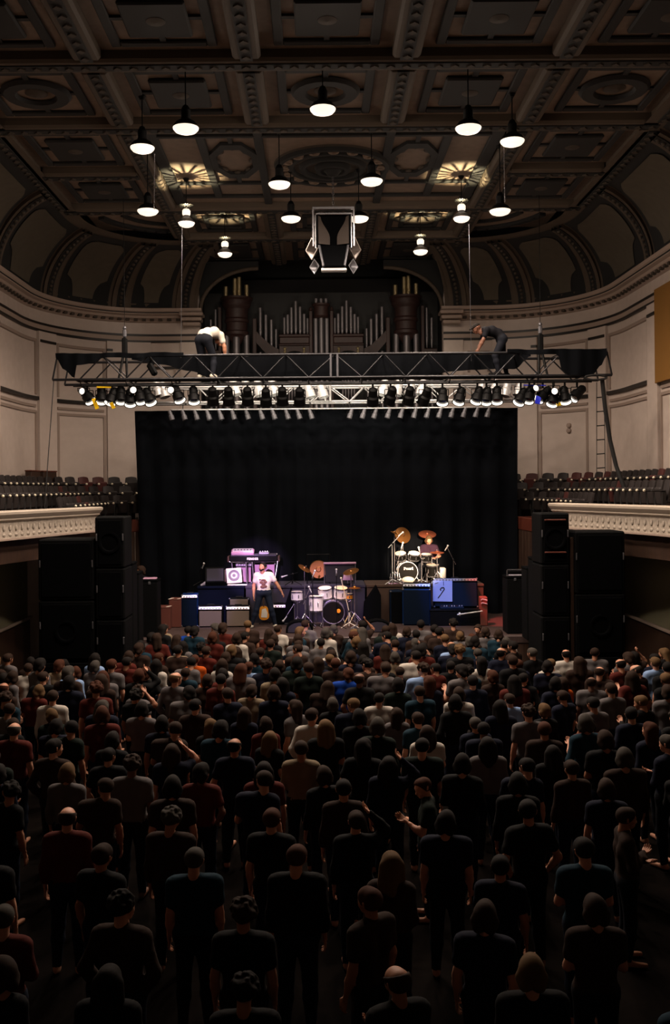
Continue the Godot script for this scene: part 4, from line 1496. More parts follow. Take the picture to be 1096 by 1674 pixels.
func stage_lights(src: Node3D, top: float) -> void:
	var y := 7.428 - 0.27
	var z := -25.06
	# white-mauve on the keyboards, plain on the man in front of them
	spot(src, Vector3(-2.439, y, z), Vector3(-2.0, 2.4, -28.6), Color(0.95, 0.78, 1.0), 75.0, 6.0)
	spot(src, Vector3(-1.492, y, z), Vector3(-1.65, 2.2, -27.0), Color(1.0, 0.9, 0.82), 24.0, 4.5)
	# mauve wash across the middle
	spot(src, Vector3(-1.073, y, z), Vector3(-0.4, 2.0, -28.0), Color(0.8, 0.6, 1.0), 15.0, 11.0)
	spot(src, Vector3(-0.638, y, z), Vector3(-0.1, 1.9, -27.2), Color(1.0, 0.86, 0.86), 42.0, 6.0)
	spot(src, Vector3(1.225, y, z), Vector3(0.55, 1.9, -27.3), Color(1.0, 0.66, 0.2), 40.0, 5.0)
	# warm white on the drummer
	spot(src, Vector3(1.675, y, z), Vector3(2.6, 2.9, -28.6), Color(1.0, 0.87, 0.72), 170.0, 4.5)
	# blue on the amplifiers, red on the floor at the right
	spot(src, Vector3(2.141, y, z), Vector3(3.3, 2.0, -27.4), Color(0.3, 0.5, 1.0), 42.0, 8.0)
	spot(src, Vector3(-2.843, y, z), Vector3(-3.2, 1.8, -27.6), Color(0.75, 0.68, 1.0), 40.0, 8.0)
	spot(src, Vector3(2.544, y, z), Vector3(5.25, 1.3, -27.8), Color(1.0, 0.38, 0.36), 130.0, 9.0)
	# front-of-house beams from the rear gallery: mauve on the keyboards, warm on the drummer, soft on the middle
	spot(src, Vector3(-3.0, 9.0, 5.0), Vector3(-2.05, 2.85, -28.5), Color(0.95, 0.76, 1.0), 1900.0, 1.8)
	spot(src, Vector3(3.0, 9.0, 5.0), Vector3(2.75, 3.05, -28.6), Color(1.0, 0.86, 0.72), 4700.0, 1.6)
	spot(src, Vector3(-3.0, 9.0, 5.0), Vector3(0.0, 1.95, -27.3), Color(0.86, 0.7, 1.0), 370.0, 2.5)
	for sx in [-1.0, 1.0]:
		var fx := hang_can(make_can(2), Vector3(3.0 * sx, 9.03, 5.2), Vector3(0, -0.19, -1.0), 9.3, "white spotlight on the rear wall, %s of the balcony" % ("left" if sx < 0 else "right"), "", "follow_spot")
		part("wall_bracket", S().box(Vector3(0, 0.27, 0.42), Vector3(0.06, 0.06, 0.84), 0.01), mats.black_paint, fx)
	# spill on the rear truss
	for x in [-3.0, -1.0, 1.0, 3.0]:
		spot(src, Vector3(x, y + 0.1, -25.3), Vector3(x * 0.9, 7.803, -28.6), Color(1.0, 0.95, 0.86), 7.0, 24.0)


# ---------------------------------------------------------------- hanging lamps
func build_pendants() -> void:
	var lamps := [
		[Vector3(-2.555, 11.673, -17.8), 0, "upper left of the pair nearest the rear"],
		[Vector3(-0.066, 11.996, -17.8), 0, "alone on the center line, nearest the rear"],
		[Vector3(2.572, 11.629, -17.8), 0, "upper right of the pair nearest the rear"],
		[Vector3(-3.571, 11.776, -19.1), 0, "just below and outside the rear left lamp"],
		[Vector3(3.635, 11.844, -19.1), 0, "just below and outside the rear right lamp"],
		[Vector3(-0.973, 11.637, -21), 0, "left of the medallion, upper of two"],
		[Vector3(1.005, 11.686, -21), 0, "right of the medallion, upper of two"],
		[Vector3(-3.961, 11.368, -22), 0, "leftmost lamp of the lower row"],
		[Vector3(3.94, 11.3, -22), 0, "rightmost lamp of the lower row"],
		[Vector3(-0.788, 11.614, -23.6), 0, "just left of the hanging speaker cluster"],
		[Vector3(0.846, 11.6, -23.6), 0, "partly behind the hanging speaker cluster"],
		[Vector3(-3.382, 11.68, -24.2), 1, "under the ceiling's left burst of light"],
		[Vector3(3.409, 11.742, -24.2), 1, "under the ceiling's right burst of light"],
		[Vector3(-2.724, 11.68, -27.4), 1, "lowest on the left, before the organ arch"],
		[Vector3(2.742, 11.701, -27.4), 1, "lowest on the right, before the organ arch"]]
	for d in lamps:
		pendant(d[0], d[1], d[2], true)


func pendant(p: Vector3, kind: int, where: String, on: bool) -> void:
	var o := thing("pendant_lamp", "glowing pendant lamp with %s, %s" % ["a lit neck" if kind == 1 else "a dark shade", where] if on else "unlit dark pendant lamp %s" % where, "lamp", p, 0.0, "pendant lamps hung from the ceiling")
	var r := 0.235 if kind == 0 else 0.2
	var drop := FLAT + 0.15 - p.y
	part("lamp_bowl", S().lathe([Vector2(0, -0.085), Vector2(r * 0.5, -0.075), Vector2(r * 0.82, -0.045), Vector2(r * 0.97, -0.005), Vector2(r, 0.02)], 24), mats.bowl_glow if on else mats.white_case, o)
	part("lamp_shade", S().lathe([Vector2(r * 1.03, 0.02), Vector2(r * 1.04, 0.035), Vector2(r * 0.75, 0.12), Vector2(r * 0.4, 0.17), Vector2(r * 0.4, 0.2), Vector2(r * 0.36, 0.2), Vector2(r * 0.36, 0.16), Vector2(r * 0.72, 0.1), Vector2(r * 0.98, 0.03)], 24), mats.black_paint if kind == 0 else mats.steel_grey, o)
	if kind == 0:
		part("lamp_neck", S().lathe([Vector2(0, 0.19), Vector2(0.085, 0.19), Vector2(0.09, 0.34), Vector2(0.05, 0.42), Vector2(0.02, 0.44)], 14), mats.black_paint, o)
	else:
		part("lamp_neck", S().lathe([Vector2(0.08, 0.2), Vector2(0.1, 0.24), Vector2(0.1, 0.32), Vector2(0.07, 0.36)], 16), mats.bowl_glow, o)
		# slatted cage: upright fins under a solid cap; they throw the rays seen on the ceiling
		var cg := S()
		for k in 16:
			var f := TAU * k / 16.0
			cg.box(Vector3(cos(f) * 0.115, 0.46, sin(f) * 0.115), Vector3(0.13, 0.008, 0.019), 0.0, Basis(Vector3.UP, -f))
			cg.tube(Vector3(cos(f) * 0.105, 0.32, sin(f) * 0.105), Vector3(cos(f) * 0.16, 0.46, sin(f) * 0.16), 0.003, 0.003, 4)
		part("lamp_cage", cg, mats.black_paint, o)
		part("lamp_cap", S().lathe([Vector2(0, 0.5), Vector2(0.015, 0.5), Vector2(0.055, 0.465), Vector2(0.055, 0.45), Vector2(0, 0.45)], 14), mats.black_paint, o)
	part("stem", S().tube(Vector3(0, 0.4, 0), Vector3(0, drop, 0), 0.012, 0.012, 6), mats.black_paint, o)
	part("ceiling_rose", S().lathe([Vector2(0, drop - 0.08), Vector2(0.04, drop - 0.08), Vector2(0.08, drop), Vector2(0, drop)], 12), mats.black_paint, o)
	if not on:
		return
	var d := SpotLight3D.new()
	d.name = "lamp_light"
	d.light_color = Color(1.0, 0.91, 0.83)
	d.light_energy = PENDANT_DOWN * (1.0 if kind == 0 else 0.8)
	d.spot_angle = 82.0
	d.spot_angle_attenuation = 0.9
	d.spot_range = 60.0
	d.spot_attenuation = 2.0
	d.light_size = 0.16
	d.shadow_enabled = true
	o.add_child(d)
	d.position = Vector3(0, -0.14, 0)
	d.rotation.x = -PI / 2
	var a := OmniLight3D.new()
	a.name = "bowl_light"
	a.light_color = Color(1.0, 0.91, 0.83)
	a.light_energy = PENDANT_ROUND * (1.0 if kind == 0 else 0.8)
	a.omni_range = 60.0
	a.omni_attenuation = 2.0
	a.light_size = 0.1
	a.shadow_enabled = true
	o.add_child(a)
	a.position = Vector3(0, -0.02, 0)
	if kind == 1:
		var u := SpotLight3D.new()
		u.name = "neck_light"
		u.light_color = Color(1.0, 0.92, 0.72)
		u.light_energy = NECK
		u.spot_angle = 52.0
		u.spot_angle_attenuation = 0.5
		u.spot_range = 30.0
		u.spot_attenuation = 2.0
		u.light_size = 0.01
		u.shadow_enabled = true
		o.add_child(u)
		u.position = Vector3(0, 0.28, 0)
		u.rotation.x = PI / 2


# ---------------------------------------------------------------- speaker cluster over the hall
func build_cluster() -> void:
	var o := thing("speaker_cluster", "square framed speaker cluster hanging on a chain in front of the organ", "speaker", Vector3(0.225, 11.74, -23.4))
	var w := 0.963
	var h := 0.904
	var fr := S()
	fr.box(Vector3(0, 0, 0.25), Vector3(w + 0.04, 0.07, 0.06), 0.01)
	part("top_bar", fr, mats.chrome, o)
	part("top_bar", S().box(Vector3(0.02, -0.12, 0.2), Vector3(w - 0.1, 0.05, 0.05), 0.01), mats.chrome, o)
	for sx in [-1.0, 1.0]:
		part("frame_post", S().box(Vector3(sx * w / 2, -h / 2, 0.25), Vector3(0.045, h, 0.05), 0.01), mats.chrome, o)
		part("frame_post", S().box(Vector3(sx * (w / 2 - 0.06), -h / 2 - 0.06, 0.1), Vector3(0.04, h - 0.1, 0.05), 0.01), mats.chrome, o)
	part("speaker_box", S().box(Vector3(0, -h * 0.55, -0.25), Vector3(w - 0.1, h * 0.9, 0.6), 0.02), mats.black_case, o)
	# flared horn mouth: two pale cheeks, dark throat
	var throat := []
	for j in 9:
		var u := j / 8.0
		var half := lerpf(0.3, 0.085, smoothstep(0.0, 0.75, u))
		throat.append(half)
	for sx in [-1.0, 1.0]:
		var front := []
		for j in 9:
			var u := j / 8.0
			var yy := -0.16 - u * (h - 0.24)
			front.append(PackedVector3Array([Vector3(sx * 0.36, yy, 0.2), Vector3(sx * throat[j], yy, 0.08)]))
		part("horn_cheek", S().loft(front, Vector3(0, 0, 1), true), mats.horn_tan, o)
		part("horn_side", S().box(Vector3(sx * 0.39, -h * 0.55, 0.14), Vector3(0.05, h * 0.86, 0.14), 0.01), mats.black_case, o)
	part("horn_throat", S().box(Vector3(0, -h * 0.55, 0.06), Vector3(0.7, h * 0.86, 0.03)), mats.grille_black, o)
	# lower, down-tilted horn
	var lp := PackedVector2Array([Vector2(-0.34, 0), Vector2(0.34, 0), Vector2(0.25, -0.52), Vector2(-0.25, -0.52)])
	var lx := Transform3D(Basis(Vector3.RIGHT, -0.25), Vector3(0, -h - 0.02, 0.12))
	part("lower_horn", S().slab(lp, 0.3, lx), mats.grille_black, o)
	var rim := S()
	rim.tube(lx * Vector3(-0.34, 0, 0.16), lx * Vector3(-0.25, -0.52, 0.16), 0.03, 0.03, 6)
	rim.tube(lx * Vector3(0.34, 0, 0.16), lx * Vector3(0.25, -0.52, 0.16), 0.03, 0.03, 6)
	part("horn_rim", rim, mats.steel_grey, o)
	part("horn_lip", S().box(Vector3(0, -h - 0.57, 0.28), Vector3(0.6, 0.07, 0.2), 0.02), mats.alloy_can, o)
	# side tweeter horns: two tilted squares a side
	for sx in [-1.0, 1.0]:
		part("side_horn", S().lathe([Vector2(0.06, -0.2), Vector2(0.23, 0.0), Vector2(0.2, 0.0), Vector2(0.05, -0.16)], 4, Transform3D(Basis.from_euler(Vector3(PI / 2, 0.9 * sx, 0.15 * sx)), Vector3(sx * (w / 2 + 0.04), -h * 0.98, -0.05)).scaled_local(Vector3(0.9, 1, 1.2))), mats.horn_tan, o)
		part("side_horn", S().lathe([Vector2(0.03, -0.14), Vector2(0.17, 0.0), Vector2(0.145, 0.0), Vector2(0.02, -0.1)], 4, Transform3D(Basis.from_euler(Vector3(PI / 2, 0.45 * sx, -0.2 * sx)), Vector3(sx * (w / 2 - 0.02), -h - 0.46, 0.2)).scaled_local(Vector3(0.9, 1, 1.1))), mats.steel_grey, o)
	# chain of links up to the medallion
	var y := 0.03
	var top := FLAT - o.position.y - 0.06
	var k := 0
	var ch := S()
	while y < top:
		var b := Basis(Vector3.UP, PI / 2 * (k % 2))
		for q in [[Vector3(-0.02, 0, 0), Vector3(-0.02, 0.07, 0)], [Vector3(0.02, 0, 0), Vector3(0.02, 0.07, 0)], [Vector3(-0.02, 0.07, 0), Vector3(0.02, 0.07, 0)], [Vector3(-0.02, 0, 0), Vector3(0.02, 0, 0)]]:
			ch.tube(b * q[0] + Vector3(0, y, 0), b * q[1] + Vector3(0, y, 0), 0.009, 0.009, 4, false)
		y += 0.06
		k += 1
	part("chain", ch, mats.chrome, o)


# ---------------------------------------------------------------- sound stacks at the sides of the stage
func cabinet(at: Vector3, w: float, h: float, d: float, label: String, group: String, horn := false) -> Node3D:
	var o := thing("speaker_cabinet", label, "speaker", at, 0.0, group)
	part("cabinet_body", S().box(Vector3(0, h / 2, -d / 2), Vector3(w, h, d), 0.03), mats.black_case, o)
	part("grille", S().box(Vector3(0, h / 2, 0.005), Vector3(w - 0.14, h - 0.16, 0.03), 0.008), mats.grille_black, o)
	if horn:
		part("horn_mouth", S().lathe([Vector2(0.06, -0.12), Vector2(0.2, 0.03), Vector2(0.24, 0.03), Vector2(0.24, 0.0)], 16, along(Vector3(0, h * 0.5, 0.02), Vector3(0, 0, 1))), mats.grille_black, o)
	for sx in [-1.0, 1.0]:
		part("handle", S().box(Vector3(sx * (w / 2 - 0.035), h * 0.6, 0.012), Vector3(0.03, 0.16, 0.03), 0.008), mats.steel_grey, o)
	return o


func build_sound_stacks() -> void:
	var z := -21.6
	var names_l := ["bottom", "lower middle", "upper middle", "top"]
	# broad stacks
	for side in [["left", -6.38, -5.155, 4.067], ["right", 5.445, 6.549, 4.139]]:
		var w: float = side[2] - side[1]
		var h: float = side[3] / 3.0
		for k in 3:
			cabinet(Vector3((side[1] + side[2]) / 2, h * k, z), w, h - 0.01, 1.0, "wide black speaker cabinet, %s of three in the outer %s stack" % [["bottom", "middle", "top"][k], side[0]], "outer speaker stacks", k == 1)
	for side in [["left", -5.123, -4.477, 4.556], ["right", 4.694, 5.327, 4.552]]:
		var w: float = side[2] - side[1]
		var h: float = side[3] / 4.0
		for k in 4:
			cabinet(Vector3((side[1] + side[2]) / 2, h * k, z), w, h - 0.01, 0.9, "narrow black speaker cabinet, %s of four in the taller %s stack" % [names_l[k], side[0]], "inner speaker stacks", k == 3)
	# red-edged rack tops on the right-hand stack
	var px := [4.71, 5.301]
	for d in [["upper red-orange lit strip across the taller right speaker stack", 4.392], ["lower orange lit strip across the taller right speaker stack", 3.68]]:
		single("trim_strip", S().box(Vector3(0, 0, 0), Vector3(px[1] - px[0] - 0.12, 0.035, 0.05), 0.01), mats.orange_wood, d[0], "trim strip", "", T(Vector3((px[0] + px[1]) / 2, d[1], -21.54)))
	single("wooden_post", S().box(Vector3(5.4, 2.0, -21.75), Vector3(0.1, 4.0, 0.12), 0.015), mats.brown_wood, "thin brown wooden post between the two right speaker stacks", "post")
	# smaller cases stepping down towards the stage
	for d in [
		["amp_case", "small black amplifier case left of the bystander, on the left stack's inner side", -4.891, -4.67, 3.379, 0.0, -23.6],
		["amp_case", "lower black amplifier case just beside the bystander at left", -4.784, -4.633, 3.091, 1.3, -24.2],
		["flight_case", "black flight case with a pale sheet on it at stage left edge", -4.795, -4.39, 2.787, 1.3, -25.5],
		["amp_case", "tall narrow black case beside the taller right speaker stack", 4.968, 5.174, 3.411, 0.0, -23.6],
		["amp_case", "low black case behind the chrome framed rack at right", 4.976, 5.159, 3.111, 1.3, -24.4],
		["flight_case", "black flight case under the chrome framed rack at right", 4.697, 5.134, 2.798, 1.3, -25.5]]:
		var w: float = d[3] - d[2]
		var h: float = d[4] - d[5]
		var o := thing(d[0], d[1], "case", Vector3((d[2] + d[3]) / 2, d[5], d[6]))
		part("body", S().box(Vector3(0, h / 2 - 0.03, -0.3), Vector3(w, h - 0.06, 0.6), 0.02), mats.black_case, o)
		part("lid", S().box(Vector3(0, h - 0.03, -0.3), Vector3(w + 0.01, 0.06, 0.61), 0.015), mats.grille_black, o)
		part("latch", S().box(Vector3(0, h - 0.08, 0.01), Vector3(0.06, 0.07, 0.02), 0.005), mats.steel_grey, o)
	single("paper_sheet", S().box(Vector3.ZERO, Vector3(0.36, 0.04, 0.34), 0.015), mats.pink_panel, "pale pinkish folded sheet lying on the left flight case", "sheet", "", T(Vector3(-4.608, 2.787 + 0.02, -25.7), 0.1))
	# rack with a chrome frame on the right case
	var c := Vector3(4.916, 2.798, -25.6)
	var rk := thing("amp_rack", "small rack unit with bright metal frame on the right flight case", "rack", c)
	part("unit", S().box(Vector3(0.02, 0.07, -0.1), Vector3(0.36, 0.11, 0.3), 0.01), mats.black_case, rk)
	part("frame", S().path([Vector3(-0.2, 0.01, 0.08), Vector3(-0.2, 0.17, 0.08), Vector3(0.22, 0.17, 0.08), Vector3(0.22, 0.01, 0.08), Vector3(-0.2, 0.01, 0.08)], 0.014, 5), mats.chrome, rk)
	part("control_strip", S().box(Vector3(0.02, 0.03, 0.06), Vector3(0.36, 0.03, 0.02), 0.004), mats.panel_silver, rk)


# ---------------------------------------------------------------- amplifiers
func amp(called: String, label: String, at: Vector3, w: float, h: float, d: float, body: Material, front: Material, strip: Material, yaw := 0.0, pitch := 0.0) -> Node3D:
	var o := thing(called, label, "amplifier", at, yaw)
	o.rotation.x = pitch
	part("cabinet", S().box(Vector3(0, h / 2, -d / 2), Vector3(w, h, d), 0.025), body, o)
	var sh := 0.1 if strip else 0.0
	part("grille", S().box(Vector3(0, (h - sh) / 2, 0.008), Vector3(w - 0.06, h - sh - 0.06, 0.03), 0.008), front, o)
	if strip:
		part("control_panel", S().box(Vector3(0, h - 0.055, 0.008), Vector3(w - 0.03, 0.085, 0.03), 0.006, Basis(Vector3.RIGHT, -0.6)), strip, o)
		var n := int(w / 0.09)
		for k in n:
			part("knob", S().lathe([Vector2(0.016, 0.0), Vector2(0.014, 0.025), Vector2(0, 0.025)], 8, along(Vector3((k + 0.5) / n * (w - 0.1) - (w - 0.1) / 2, h - 0.055, 0.02), Vector3(0, 0, 1))), mats.black_paint, o)
	part("handle", S().path([Vector3(-0.1, h, -d / 2), Vector3(-0.09, h + 0.03, -d / 2), Vector3(0.09, h + 0.03, -d / 2), Vector3(0.1, h, -d / 2)], 0.012, 5), mats.rubber, o)
	for sx in [-1.0, 1.0]:
		for y in [0.02, h - 0.02]:
			part("corner_cap", S().box(Vector3(sx * (w / 2 - 0.02), y, -0.015), Vector3(0.05, 0.05, 0.05), 0.012), mats.steel_grey, o)
	return o


func mic_stand(label: String, at: Vector3, h: float, tip: Vector3, mic_dir: Vector3, m: Material) -> Node3D:
	var o := thing("microphone_stand", label, "microphone stand", at)
	part("pole", S().tube(Vector3(0, 0.05, 0), Vector3(0, h, 0), 0.012, 0.01, 7), m, o)
	for k in 3:
		var f := TAU * k / 3.0 + 0.4
		part("leg", S().tube(Vector3(0, 0.14, 0), Vector3(cos(f) * 0.28, 0.015, sin(f) * 0.28), 0.011, 0.011, 6), m, o)
	var back := Vector3(0, h, 0) - (tip - Vector3(0, h, 0)).normalized() * 0.16
	part("boom", S().tube(back, tip, 0.011, 0.009, 7), m, o)
	part("clutch", S().ball(Vector3(0, h, 0), Vector3(0.028, 0.03, 0.028), 8), mats.rubber, o)
	var d := mic_dir.normalized()
	part("microphone", S().lathe([Vector2(0, -0.12), Vector2(0.013, -0.12), Vector2(0.02, 0.02), Vector2(0, 0.03)], 10, along(tip, d)).ball(tip + d * 0.045, Vector3.ONE * 0.032, 10), mats.alloy_can, o)
	return o


func cymbal_stand(label: String, at: Vector3, h: float, r: float, tilt: Vector3, m: Material) -> Node3D:
	var o := thing("cymbal_stand", label, "cymbal", at)
	part("pole", S().tube(Vector3(0, 0.1, 0), Vector3(0, h, 0), 0.014, 0.011, 7), mats.chrome, o)
	for k in 3:
		var f := TAU * k / 3.0 + 0.2
		part("leg", S().tube(Vector3(0, minf(0.35, h * 0.5), 0), Vector3(cos(f) * 0.3, 0.02, sin(f) * 0.3), 0.012, 0.012, 6), mats.chrome, o)
	var t := Transform3D(Basis.from_euler(tilt), Vector3(0, h + 0.02, 0))
	part("cymbal", S().lathe([Vector2(0, 0.045), Vector2(0.035, 0.04), Vector2(0.05, 0.022), Vector2(r * 0.6, 0.01), Vector2(r, -0.008), Vector2(r, -0.011), Vector2(r * 0.6, 0.006), Vector2(0.05, 0.018), Vector2(0, 0.03)], 28, t), m, o)
	part("wing_nut", S().lathe([Vector2(0, 0.09), Vector2(0.014, 0.09), Vector2(0.014, 0.04), Vector2(0, 0.04)], 8, t), mats.chrome, o)
	return o


# a drum with its axis along y of xf, standing on xf's origin
func drum(pa: Node3D, called: String, r: float, h: float, xf: Transform3D, shell: Material, head: Material) -> Node3D:
	var d := part(called, S().lathe([Vector2(r * 0.97, 0.0), Vector2(r * 0.97, h)], 24, xf), shell, pa)
	part("drum_head", S().lathe([Vector2(r * 0.97, h - 0.004), Vector2(r * 0.9, h + 0.004), Vector2(0, h + 0.004)], 24, xf), head, d)
	part("drum_head", S().lathe([Vector2(0, -0.002), Vector2(r * 0.9, -0.002), Vector2(r * 0.97, 0.004)], 24, xf), head, d)
	for y in [0.0, h - 0.03]:
		part("hoop", S().lathe([Vector2(r * 0.97, y), Vector2(r * 1.04, y), Vector2(r * 1.04, y + 0.035), Vector2(r * 0.97, y + 0.035)], 24, xf), mats.chrome, d)
	for k in 6:
		var f := TAU * k / 6.0 + 0.26
		part("lug", S().box(xf * Vector3(cos(f) * r, h / 2, sin(f) * r), Vector3(0.025, minf(0.12, h * 0.4), 0.025), 0.006, xf.basis * Basis(Vector3.UP, -f)), mats.chrome, d)
	return d


func build_left_gear() -> void:
	var fl := 1.3
	var rz := 2.36
	# red-brown cases
	for d in [["low red-brown case with white corner tape at the left end of the gear", 253, 278, -4.676, -4.258, 1.895, -26.8], ["taller red-brown case with white corner tape beside the blue cabinet", 276, 296, -4.35, -4.011, 2.064, -27.2]]:
		var w: float = d[4] - d[3]
		var h: float = d[5] - fl
		var o := thing("wooden_case", d[0], "case", Vector3((d[3] + d[4]) / 2, fl, d[6]))
		part("body", S().box(Vector3(0, h / 2, -0.25), Vector3(w, h, 0.5), 0.02), mats.red_box, o)
		part("lid", S().box(Vector3(0, h + 0.01, -0.25), Vector3(w + 0.01, 0.03, 0.51), 0.01), mats.red_box, o)
		for sx in [-1.0, 1.0]:
			part("corner_tape", S().box(Vector3(sx * (w / 2 - 0.05), h + 0.03, -0.12), Vector3(0.06, 0.012, 0.26), 0.003, Basis(Vector3.UP, -0.3)), mats.white_case, o)
	var bc := amp("amp_cabinet", "tall dark blue amplifier cabinet with a silver top strip, right of the red cases", Vector3(-3.785, fl, -27.3), 0.46, 2.202 - fl, 0.5, mats.amp_blue_side, mats.amp_blue, mats.panel_silver)
	bc.rotation.y = 0.06
	amp("combo_amp", "grey grilled combo amplifier with glowing pale strip, left of the pair", Vector3(-3.199, fl, -27.2), 0.678, 1.885 - fl, 0.35, mats.black_case, mats.grille_grey, mats.panel_silver)
	amp("combo_amp", "grey grilled combo amplifier with glowing pale strip, nearer the standing man", Vector3(-2.435, fl, -27.2), 0.678, 1.879 - fl, 0.35, mats.black_case, mats.grille_grey, mats.panel_silver)
	amp("practice_amp", "olive grey speaker box standing behind and above the right combo amplifier", Vector3(-2.435, fl, -27.65), 0.569, 2.048 - fl, 0.3, mats.black_case, mats.grille_grey, null)
	amp("guitar_amp", "black amplifier with a chrome edged top behind the standing man's legs", Vector3(-1.28, fl, -27.6), 0.413, 1.872 - fl, 0.4, mats.black_case, mats.grille_black, mats.panel_silver)
	# keyboard rig on the riser
	var kz := -28.4
	var kb := thing("stage_keyboard", "long black stage keyboard with white lettering on its back", "keyboard", Vector3(-2.058, 3.023, kz))
	var kw := 1.416
	part("body", S().box(Vector3(0, 0.085, -0.1), Vector3(kw, 0.17, 0.4), 0.03), mats.black_case, kb)
	part("end_cheek", S().box(Vector3(-kw / 2 - 0.02, 0.08, -0.1), Vector3(0.06, 0.18, 0.42), 0.02), mats.brown_wood, kb)
	part("end_cheek", S().box(Vector3(kw / 2 + 0.02, 0.08, -0.1), Vector3(0.06, 0.18, 0.42), 0.02), mats.brown_wood, kb)
	part("lid_panel", S().box(Vector3(0, 0.19, -0.08), Vector3(kw - 0.1, 0.03, 0.36), 0.01, Basis(Vector3.RIGHT, 0.1)), mats.riser_purple, kb)
	var tm := TextMesh.new()
	tm.text = "FENDER"
	var sf := SystemFont.new()
	sf.font_names = PackedStringArray(["Droid Sans"])
	sf.font_weight = 700
	tm.font = sf
	tm.font_size = 40
	tm.pixel_size = 0.0022
	tm.depth = 0.006
	var lt := part("lettering", tm, mats.white_case, kb, T(Vector3(-0.03, 0.085, 0.105)))
	lt.set_meta("label", "white block lettering")
	part("key_bed", S().box(Vector3(0, 0.19, -0.32), Vector3(kw - 0.08, 0.04, 0.16), 0.01), mats.white_case, kb)
	for k in 2:
		part("stand_leg", S().tube(Vector3(-0.22 + 0.18 * k, 0, 0.06), Vector3(-0.2 + 0.2 * k, rz + 0.02 - kb.position.y, 0.02), 0.02), mats.chrome, kb)
	part("stand_leg", S().tube(Vector3(kw / 2 - 0.02, 0, -0.2), Vector3(kw / 2 - 0.12, rz + 0.02 - kb.position.y, -0.1), 0.018), mats.chrome, kb)
	part("stand_leg", S().tube(Vector3(-kw / 2 + 0.05, 0, -0.2), Vector3(-kw / 2 + 0.1, rz + 0.02 - kb.position.y, -0.2), 0.018), mats.chrome, kb)
	part("stand_rail", S().tube(Vector3(-kw / 2, 0, 0.03), Vector3(kw / 2, 0, 0.03), 0.018), mats.chrome, kb)
	var sy := thing("synthesizer", "small pink lit synthesizer lying on the long stage keyboard", "keyboard", Vector3(-2.379, kb.position.y + 0.2, -28.5))
	part("case", S().box(Vector3(0, 0.07, 0), Vector3(0.66, 0.1, 0.28), 0.02, Basis(Vector3.RIGHT, 0.35)), mats.pink_panel, sy)
	part("control_panel", S().box(Vector3(0, 0.13, -0.02), Vector3(0.58, 0.015, 0.2), 0.004, Basis(Vector3.RIGHT, 0.35)), mats.panel_silver, sy)
	for k in 6:
		part("knob", S().lathe([Vector2(0.014, 0), Vector2(0.012, 0.025), Vector2(0, 0.025)], 8, T(Vector3(-0.22 + 0.09 * k, 0.13, 0.04))), mats.black_paint, sy)
	for k in 2:
		part("foot", S().box(Vector3(-0.25 + 0.5 * k, 0.01, 0.05), Vector3(0.06, 0.04, 0.1), 0.01), mats.black_paint, sy)
	var mx := thing("effects_box", "small silvery effects unit at the right end of the stage keyboard", "mixer", Vector3(-1.759, kb.position.y + 0.2, -28.45))
	part("case", S().box(Vector3(0, 0.04, 0), Vector3(0.3, 0.08, 0.22), 0.015), mats.steel_grey, mx)
	for k in 4:
		part("knob", S().lathe([Vector2(0.018, 0), Vector2(0.015, 0.03), Vector2(0, 0.03)], 8, T(Vector3(-0.1 + 0.065 * k, 0.08, 0.03))), mats.chrome, mx)
	# tilted white speaker with a round cone
	var sp := thing("tilted_speaker", "white framed speaker with a round grey cone tilted up on the riser", "speaker", Vector3(-2.605, rz + 0.06, -28.25))
	sp.rotation = Vector3(-0.28, 0.12, 0.06)
	part("cabinet", S().box(Vector3(0, 0.22, -0.13), Vector3(0.44, 0.44, 0.24), 0.03), mats.black_case, sp)
	part("baffle", S().box(Vector3(0, 0.22, 0.0), Vector3(0.44, 0.44, 0.03), 0.02), mats.white_case, sp)
	part("speaker_cone", S().lathe([Vector2(0.165, 0.02), Vector2(0.15, 0.03), Vector2(0.12, 0.01), Vector2(0.05, -0.002), Vector2(0.05, 0.012), Vector2(0, 0.022)], 24, along(Vector3(0, 0.22, 0.01), Vector3(0, 0, 1))), mats.cone_grey, sp)
	single("white_plank", S().box(Vector3.ZERO, Vector3(0.56, 0.035, 0.12), 0.01), mats.white_case, "narrow white board lying in front of the tilted white speaker", "board", "", T(Vector3(-2.519, rz + 0.02, -28.12), -0.05))
	amp("keyboard_amp", "pink lit amplifier standing behind the keyboard's chrome legs", Vector3(-2.383, rz, -28.85), 0.486, 2.952 - rz, 0.3, mats.black_case, mats.pink_panel, mats.panel_silver)
	amp("keyboard_amp", "pink grilled speaker box behind the standing man's head", Vector3(-1.771, rz, -28.85), 0.649, 2.929 - rz, 0.3, mats.black_case, mats.pink_panel, null)
	# dark wedge monitor at the left of the riser
	var mo := thing("wedge_monitor", "large dark grey monitor speaker at the left end of the keyboard riser", "speaker", Vector3(-3.17, rz, -28.3), 0.1)
	part("cabinet", S().slab(PackedVector2Array([Vector2(-0.3, 0), Vector2(0.25, 0), Vector2(0.3, 0.12), Vector2(0.02, 0.5), Vector2(-0.3, 0.5)]), 0.56, Transform3D(Basis(Vector3.UP, -PI / 2), Vector3.ZERO)), mats.black_case, mo)
	part("grille", S().box(Vector3(0, 0.31, 0.17), Vector3(0.48, 0.42, 0.03), 0.01, Basis(Vector3.RIGHT, -0.63)), mats.riser_purple, mo)
	part("side_strip", S().box(Vector3(0.285, 0.26, 0.05), Vector3(0.02, 0.4, 0.05), 0.006, Basis(Vector3.RIGHT, -0.63)), mats.pink_panel, mo)
	mic_stand("chrome microphone stand left of the dark monitor on the keyboard riser", Vector3(-3.546, rz, -28.2), 0.5, Vector3(0.06, 0.6, 0.06), Vector3(0.3, 0.8, 0.3), mats.black_paint)
